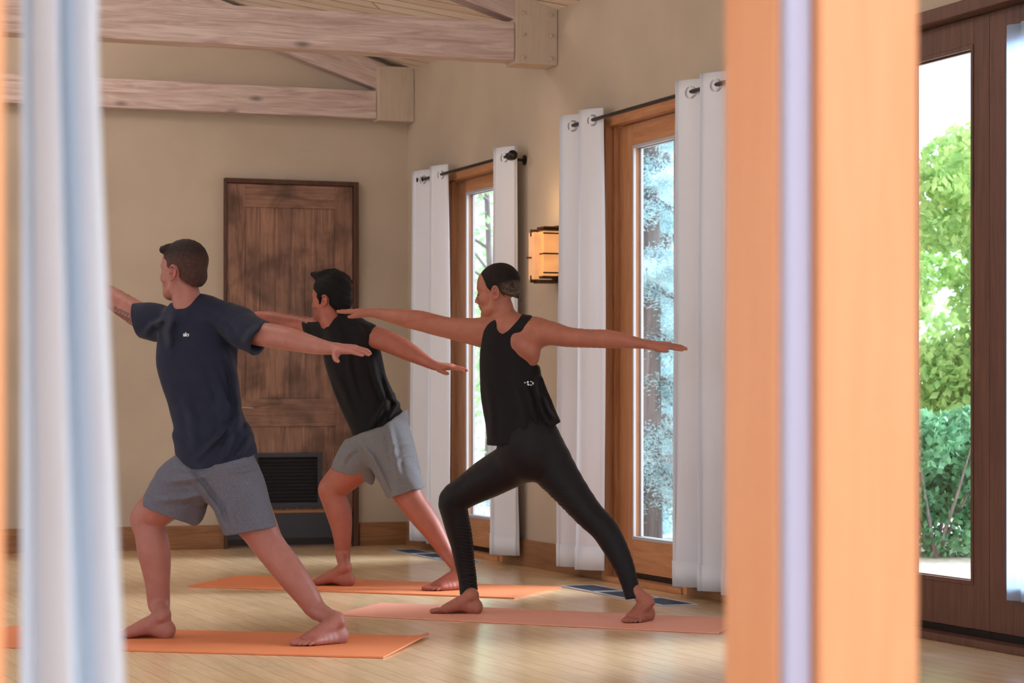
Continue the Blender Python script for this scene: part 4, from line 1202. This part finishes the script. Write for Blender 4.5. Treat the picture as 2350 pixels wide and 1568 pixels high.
make('hair', [cap, nape, sb]+sp_+[ex], m_hair('black_thick_hair', (17,13,15), (6,4,5)), root, .004, fn=folds((.5,0,1), 220, .0010, 3))
ck = cutpoly([(724,690),(729,738),(738,740),(746,746),(753,755),(759,746),(766,734),(773,721),(778,690)])
tor = Chain(S2([(792,772,56),(808,815,65),(818,852,64),(829,890,62),(845,924,63),(861,958,63),(876,992,63),(884,1010,63)]), .02, q=.70)
tor.fns = [belowline([(790,1012),(812,1006),(845,996),(878,984),(900,968),(926,946),(940,936)]), ck]
sh = Chain(S2([(722,753,21),(750,760,28),(782,750,27.5),(812,757,28),(836,770,28)]), .03, q=1.0); sh.fns = [ck]
slR = Chain(PX([(752,765,12.58,30),(722,752,12.62,21),(690,748,12.68,19),(680,746,12.7,19)]), .02, cuts=[hcut(701,747,12.66,-.974,.227,.2)])
slL = Chain(PX([(816,768,12.52,31),(842,771,12.48,27),(862,776,12.46,26),(880,784,12.44,26)]), .02, cuts=[hcut(854,773,12.46,.957,.291,-.25)])
op = Chain(PX([(848,772,12.48,22),(880,782,12.44,23.5)]), .003, sub=True, smooth=False)
cr2 = creases([([(850,815),(866,870),(884,920),(892,950)],6,7,12.5),([(905,905),(880,935),(850,985)],6,8,12.5),([(916,925),(900,948),(885,972)],5,7,12.5),([(800,790),(802,850),(822,920)],7,5,12.5),
  ([(880,860),(895,905),(912,930)],5,6,12.5),([(800,745),(830,760),(845,785)],6,4,12.6),([(760,830),(790,900),(815,960)],8,4,12.5)])
M_blk = m_fabric('black_jersey', (17,13,17), None, 0, .78, .05)
mk = lambda P_: np.clip((990-toPX(P_)[1])/40, .15, 1)
f1 = folds((.80,.1,.5), 55, .0034, 3, mk); f2 = folds((.95,0,-.3), 36, .0028, 6, mk)
make('tshirt', [tor, sh, slR, slL, op], M_blk, root, .005, fn=lambda Q, d: np.maximum(cr2(Q, f2(Q, f1(Q, d))), tor.fns[0](Q)))
hip = Chain(S2([(884,962,55),(878,1000,63)]), .02, q=.76, smooth=False)
lf = Chain(PX([(858,1015,12.45,52),(830,1042,12.50,50),(808,1070,12.53,44),(797,1096,12.54,42),(792,1115,12.54,42)]), .025, cuts=[hcut(798,1087,12.54,-.285,.958)])
flap = Chain(PX([(838,1070,12.50,28),(848,1095,12.50,14),(853,1110,12.50,3)]), .02)
lb = Chain(PX([(886,1012,12.41,60),(900,1050,12.40,56),(916,1090,12.38,50),(932,1130,12.36,44),(940,1150,12.36,44)]), .02, cuts=[hcut(932,1131,12.36,.29,.957)])
o1 = Chain(PX([(799,1078,12.54,36),(790,1120,12.55,39)]), .003, sub=True, smooth=False); o2 = Chain(PX([(930,1118,12.36,38),(942,1155,12.36,40)]), .003, sub=True, smooth=False)
c2s = creases([([(818,1010),(855,1050),(880,1100),(895,1138)],6,8,12.6),([(935,1015),(910,1025),(890,1050)],5,4,12.6),([(944,1040),(920,1050),(905,1068)],5,4,12.6),([(892,975),(905,1040),(915,1100)],7,5,12.6),([(820,1030),(800,1040),(785,1065)],6,5,12.6)])
hip.fns = [lambda P_: -belowline([(790,1009),(812,1003),(845,993),(878,981),(900,965),(926,943),(940,933)])(P_)]
M_short2 = m_fabric('grey_heather_cotton', (130,128,130), (102,101,106), 1, .85, .05)
lf.fns += hip.fns; lb.fns += hip.fns
make('shorts', [hip, lf, flap, lb, o1, o2], M_short2, root, .005, fn=lambda Q, d: c2s(Q, folds((.6,.1,.8), 44, .0028, 11)(Q, d)))

# ------------------------------------------------ woman in black
def d3(x): return 10.75-(x-1180)*.0009
def S3(st): return PX([(x,y,d3(x),r) for x,y,r in st])
root = empty('person', tuple(FL(1220,1420)*np.array([1,1,0])), 0, label='woman in black tank and leggings with a low bun, arms stretched wide', cat='person')
s = .96
ear = P(1137,672,10.78-.070); F = nrm((-.93,.30,-.16)); U = np.array((-.0,0,1.))
L = nrm(np.cross(U,F)); Uo = np.cross(F,L)
o3 = ear-s*(F*-.016+L*.078*.97+Uo*-.018)
hp, W3, R3 = head(o3, F, U, s, True)
bf, FW3 = foot(HL(1107,1408), (-1,.06,0), (0,-1,0), .93); ank = FW3(.05,0,.09)
bb, BW3 = foot(HL(1493,1421), HL(1418,1436)-HL(1493,1421), (-.3,1,0), .93); ank2 = BW3(.05,0,.09)
tors = [(1164,775,48),(1166,800,57),(1169,846,62),(1173,897,62),(1184,940,60),(1200,985,60),(1212,1012,56)]
body = [Chain(S3(tors), .02, q=.66),
        Chain(S3([(1108,763,30),(1135,758,29),(1165,756,30),(1200,754,29),(1230,762,32)]), .03, q=.92),
        Chain(PX([(1152,700,10.78,24),(1160,728,10.77,25),(1168,752,10.76,36)]), .03),
        Chain(PX([(1200,790,10.72,34),(1218,808,10.70,22),(1222,824,10.71,14)]), .03)] + hp
body += [Chain(PX([(1206,1048,10.76,44),(1165,1073,10.79,44),(1120,1099,10.82,42),(1072,1128,10.85,34),(1044,1150,10.87,32),(1044,1180,10.88,28),(1052,1215,10.89,26),(1060,1250,10.90,23),(1066,1290,10.91,20),(1073,1330,10.91,18),(1077,1362,10.91,17.5)])+[(*ank,.024)], .03, ks=.006)] + bf
body += [Chain(PX([(1247,1044,10.74,46),(1295,1109,10.70,39),(1348,1176,10.65,31),(1383,1211,10.62,28),(1405,1245,10.60,26),(1428,1291,10.58,21.5),(1446,1343,10.56,16.5)])+[(*ank2,.024)], .03, ks=.006)] + bb
wl = P(1496,792,10.44); fin = P(1600,799,10.35)
body += [Chain(PX([(1230,764,10.70,33),(1264,765,10.67,27.5),(1302,773.5,10.63,23),(1348,777,10.58,21),(1390,778,10.54,21),(1420,781,10.51,18.5),(1453,786,10.48,14),(1480,790,10.45,10.5)])+[(*wl,.0175)], .025)]
body += hand(wl, fin-wl, (0,0,1), (0,-1,-.25), .97, thumb=(.95,.40,-.12), curl=.02)
wr = P(849,718,11.05)
body += [Chain(PX([(1108,764,10.82,32),(1070,759,10.85,29),(1030,753,10.88,24),(1000,746,10.91,23.5),(966,737,10.94,23),(932,731,10.97,20.5),(898,725,11.0,16),(870,720,11.03,12)])+[(*wr,.0185)], .025)]
body += hand(wr, P(767,712,11.12)-wr, (0,0,1), (0,-1,-.2), .95, thumb=(.80,.50,-.20), curl=-.02)
M_skin3 = m_skin('skin_warm_beige', (172,108,88))
def tn(V):
    c = np.ones((len(V),3)); w = (V-o3)@R3.T/s
    lp = (np.clip(1-np.abs(w[:,2]+.069)/.012,0,1)*np.clip(1-np.abs(w[:,1])/.026,0,1)**.5*(w[:,0] > .075))[:,None]
    c = c*(1-.6*lp)+.6*lp*np.array([.95,.55,.58])
    e = (near(V,ear,.012,.04)*.35)[:,None]; c = c*(1-e)+np.array([1.1,.86,.84])*e
    e = (near(V,ear+np.array((-.003,-.008,-.002)),.003,.012)*.8)[:,None]; c = c*(1-e)+np.array([.42,.25,.22])*e  # darker tone inside the ear stands in for its shade
    for q in (FW3(.2,0,.02), BW3(.2,0,.02)):
        e = (near(V,q,.05,.13)*.6)[:,None]; c = c*(1-e)+np.array([.85,.74,.76])*e
    return c
make('body', body, M_skin3, root, .004, tone=tn)
cap = hair_cap(W3, R3, s, (-.019,0,.036), (.101,.0795,.090), ((.079,.068),(.018,.002)), ((.018,-.002),(-.10,-.074)))
Fx, Lx, Ux = R3
bc = W3(-.104,.062,.004)
strands = []
for k in range(7):
    ph = k*.9; tl = nrm(Fx*math.cos(k*1.3)*.5+Ux*math.sin(k*1.1)*.5+Lx)
    a = nrm(np.cross(tl, Ux+.01)); b = np.cross(tl, a); rr_ = .012+.005*(k % 3)
    pts = [(*(bc+(a*math.cos(t+ph)+b*math.sin(t+ph))*rr_+tl*(.004*math.sin(2*t+k)+.006*(k-3)/3)), .0078-.0008*(k % 3)) for t in np.linspace(0, 2*PI*.92, 9)]
    strands.append(Chain(pts, .003, ks=.002))
for k in range(6):       # blond lengths swept under the bun
    y = .068-.018*k
    strands.append(Chain([(*W3(-.030-.008*k,y+.006,.002-.012*k*.4),.009),(*W3(-.068-.004*k,y*.85,-.022-.004*k),.010),(*W3(-.104,y*.5,-.030+.004*k),.007)], .006))
for k in range(3): strands.append(Chain([(*W3(-.105,.0-.01*k,-.04),.006),(*W3(-.110,.0,-.055-.006*k),.0035),(*W3(-.108+.004*k,.0,-.070-.005*k),.0015)], .004))
ex = Ell(ear, (.022,.034,.033), R3, .003, sub=True)
def th(V):
    w = (V-o3)@R3.T/s
    t = np.clip((-.035-w[:,0])/.03,0,1)*np.clip((.030-w[:,2])/.025,0,1)
    st_ = .5+.5*np.sin(V[:,0]*520+V[:,2]*330)*np.sin(V[:,1]*410)
    dk = np.clip(1.6-np.linalg.norm(V-bc,axis=1)/.022,0,1)
    t = (t*(.30+.70*st_)*(1-.75*dk))[:,None]
    return 1+t*np.array([14.0,20.0,13.0])
make('hair', [cap]+strands+[ex], m_hair('dark_brown_slicked_hair', (38,25,25), (16,9,10)), root, .0032, fn=folds((.35,.0,.95), 300, .0007, 5), tone=th)
def bit(name, sts, mat): 
    V, Q = mesh_sdf([Chain(sts, .002)], .0016); return obj_from(name, V-np.array(root.location), Q, mat, root, smooth=True)
M_brow = m_plain('dark_brow', (52,36,34), .8)
for q in (1,-1):
    bit('eyebrow', [(*W3(.084,q*.018,.022),.0020),(*W3(.080,q*.034,.028),.0024),(*W3(.064,q*.049,.022),.0018)], M_brow)
    bit('eyelashes', [(*W3(.083,q*.020,-.007),.0016),(*W3(.086,q*.031,-.009),.0018),(*W3(.079,q*.044,-.008),.0016)], M_brow)
# tank top
ckn = cutpoly([(1128,700),(1134,728),(1139,740),(1140,755),(1146,764),(1154,767),(1163,761),(1174,751),(1186,738),(1198,722),(1205,700)])
ckl = cutpoly([(1060,690),(1139,722),(1138,733),(1127,738),(1118,746),(1110,760),(1106,778),(1103,800),(1080,815),(1050,800)])
ckr = cutpoly([(1222,716),(1221,729),(1206,752),(1196,780),(1193,808),(1212,822),(1238,840),(1275,838),(1300,760),(1270,700)])
tor = Chain(S3([(1164,775,55),(1166,800,63),(1169,846,68),(1174,897,71),(1183,935,74),(1194,966,80),(1197,1000,80),(1198,1035,80)]), .02, q=.70)
tor.fns = [belowline([(1100,1021),(1140,1024),(1180,1018),(1220,1006),(1250,992),(1281,972),(1300,962)]), ckn, ckl, ckr]
sh = Chain(S3([(1108,763,34),(1135,758,33),(1165,756,33.5),(1200,755,33),(1230,762,36)]), .03, q=.95); sh.fns = [ckn, ckl, ckr]
cr3 = creases([([(1236,845),(1228,890),(1238,930),(1262,985)],5,8,10.9),([(1242,905),(1256,940),(1272,965)],5,7,10.9),([(1215,900),(1222,950),(1245,1000)],6,5,10.9),([(1120,880),(1130,950),(1130,1015)],7,3,10.9),([(1180,860),(1200,930),(1205,1000)],9,3,10.9)])
tor.k = .02
flare = Chain(PX([(1225,860,10.72,14),(1240,915,10.71,18),(1256,955,10.71,22),(1266,985,10.71,24)]), .03); flare.fns = [tor.fns[0]]
M_blk2 = m_fabric('black_knit', (19,14,18), None, 0, .75, .05)
mk = lambda P_: np.clip((toPX(P_)[0]-1150)/90, .12, 1)
f1 = folds((.80,.1,.5), 60, .0036, 2, mk); f2 = folds((.95,0,.2), 40, .0024, 9, mk)
tank = make('tank_top', [tor, sh, flare], M_blk2, root, .0042, fn=lambda Q, d: np.maximum.reduce([cr3(Q, f2(Q, f1(Q, d))), tor.fns[0](Q), ckn(Q), ckl(Q), ckr(Q)]))
decal(tank, WORD[0], WORD[1], 1226, 983, 11, 'hip_logo', M_print, root)
# marks at the side of the bust
pet = []; pf = []
for cx_, cy_, a, l, wd in ((-.95,.12,.2,.25,.12),(-.45,.22,.7,.42,.16),(-.35,-.22,-.6,.45,.16),(.15,.30,.0,.35,.1),(.1,-.32,-.3,.4,.1),(.45,.0,1.4,.5,.14)):
    n0 = len(pet); u = (math.cos(a), math.sin(a)); v = (-u[1], u[0])
    for i in range(10):
        t = 2*PI*i/10; pet.append((cx_+u[0]*l*.5*math.cos(t)*1.0+v[0]*wd*math.sin(t), cy_+u[1]*l*.5*math.cos(t)+v[1]*wd*math.sin(t)))
    pf.append(tuple(range(n0, n0+10)))
decal(tank, pet, pf, 1217, 880, 13, 'side_logo', M_print, root)
# leggings
hip = Chain(S3([(1202,985,66),(1216,1022,74),(1224,1040,66)]), .02, q=.78)
lfl = [(1205,1050,10.76,54),(1165,1073,10.79,49.5),(1120,1098,10.82,45.5),(1072,1127,10.85,37),(1042,1149,10.87,35),(1044,1180,10.88,31),(1052,1215,10.89,29),(1060,1250,10.90,26),(1066,1290,10.91,23),(1073,1330,10.91,21),(1077,1380,10.91,20.5)]
lbl = [(1246,1044,10.74,58),(1295,1109,10.70,43.5),(1348,1176,10.65,34),(1383,1211,10.62,31),(1405,1245,10.60,29),(1428,1291,10.58,24.5),(1446,1343,10.56,19.5),(1457,1390,10.55,18.5)]
lf = Chain(PX(lfl), .03, cuts=[hcut(1077,1366,10.91,0,1)]); lb = Chain(PX(lbl), .012, cuts=[hcut(1453,1373,10.55,.2,.97)])
def crinkle(Pp, d):
    px, py = toPX(Pp)
    m = np.clip((px-1040-(py-1180)*.14)/14,0,1)*np.clip((py-1180)/25,0,1)*np.clip((1370-py)/12,0,1)*(px < 1130)
    m2 = np.clip((1340-px)/40,0,1)*np.clip((px-1235)/20,0,1)*np.clip((py-1095)/30,0,1)*(Pp[:,1] < 10.8)*.6
    return d+.0022*(m+m2)*np.sin(Pp[:,2]*430+2.0*np.sin(Pp[:,0]*60))
M_leg = m_fabric('black_stretch_knit', (20,15,19), None, 0, .55, .05)
make('leggings', [hip, lf, lb], M_leg, root, .004, fn=crinkle)
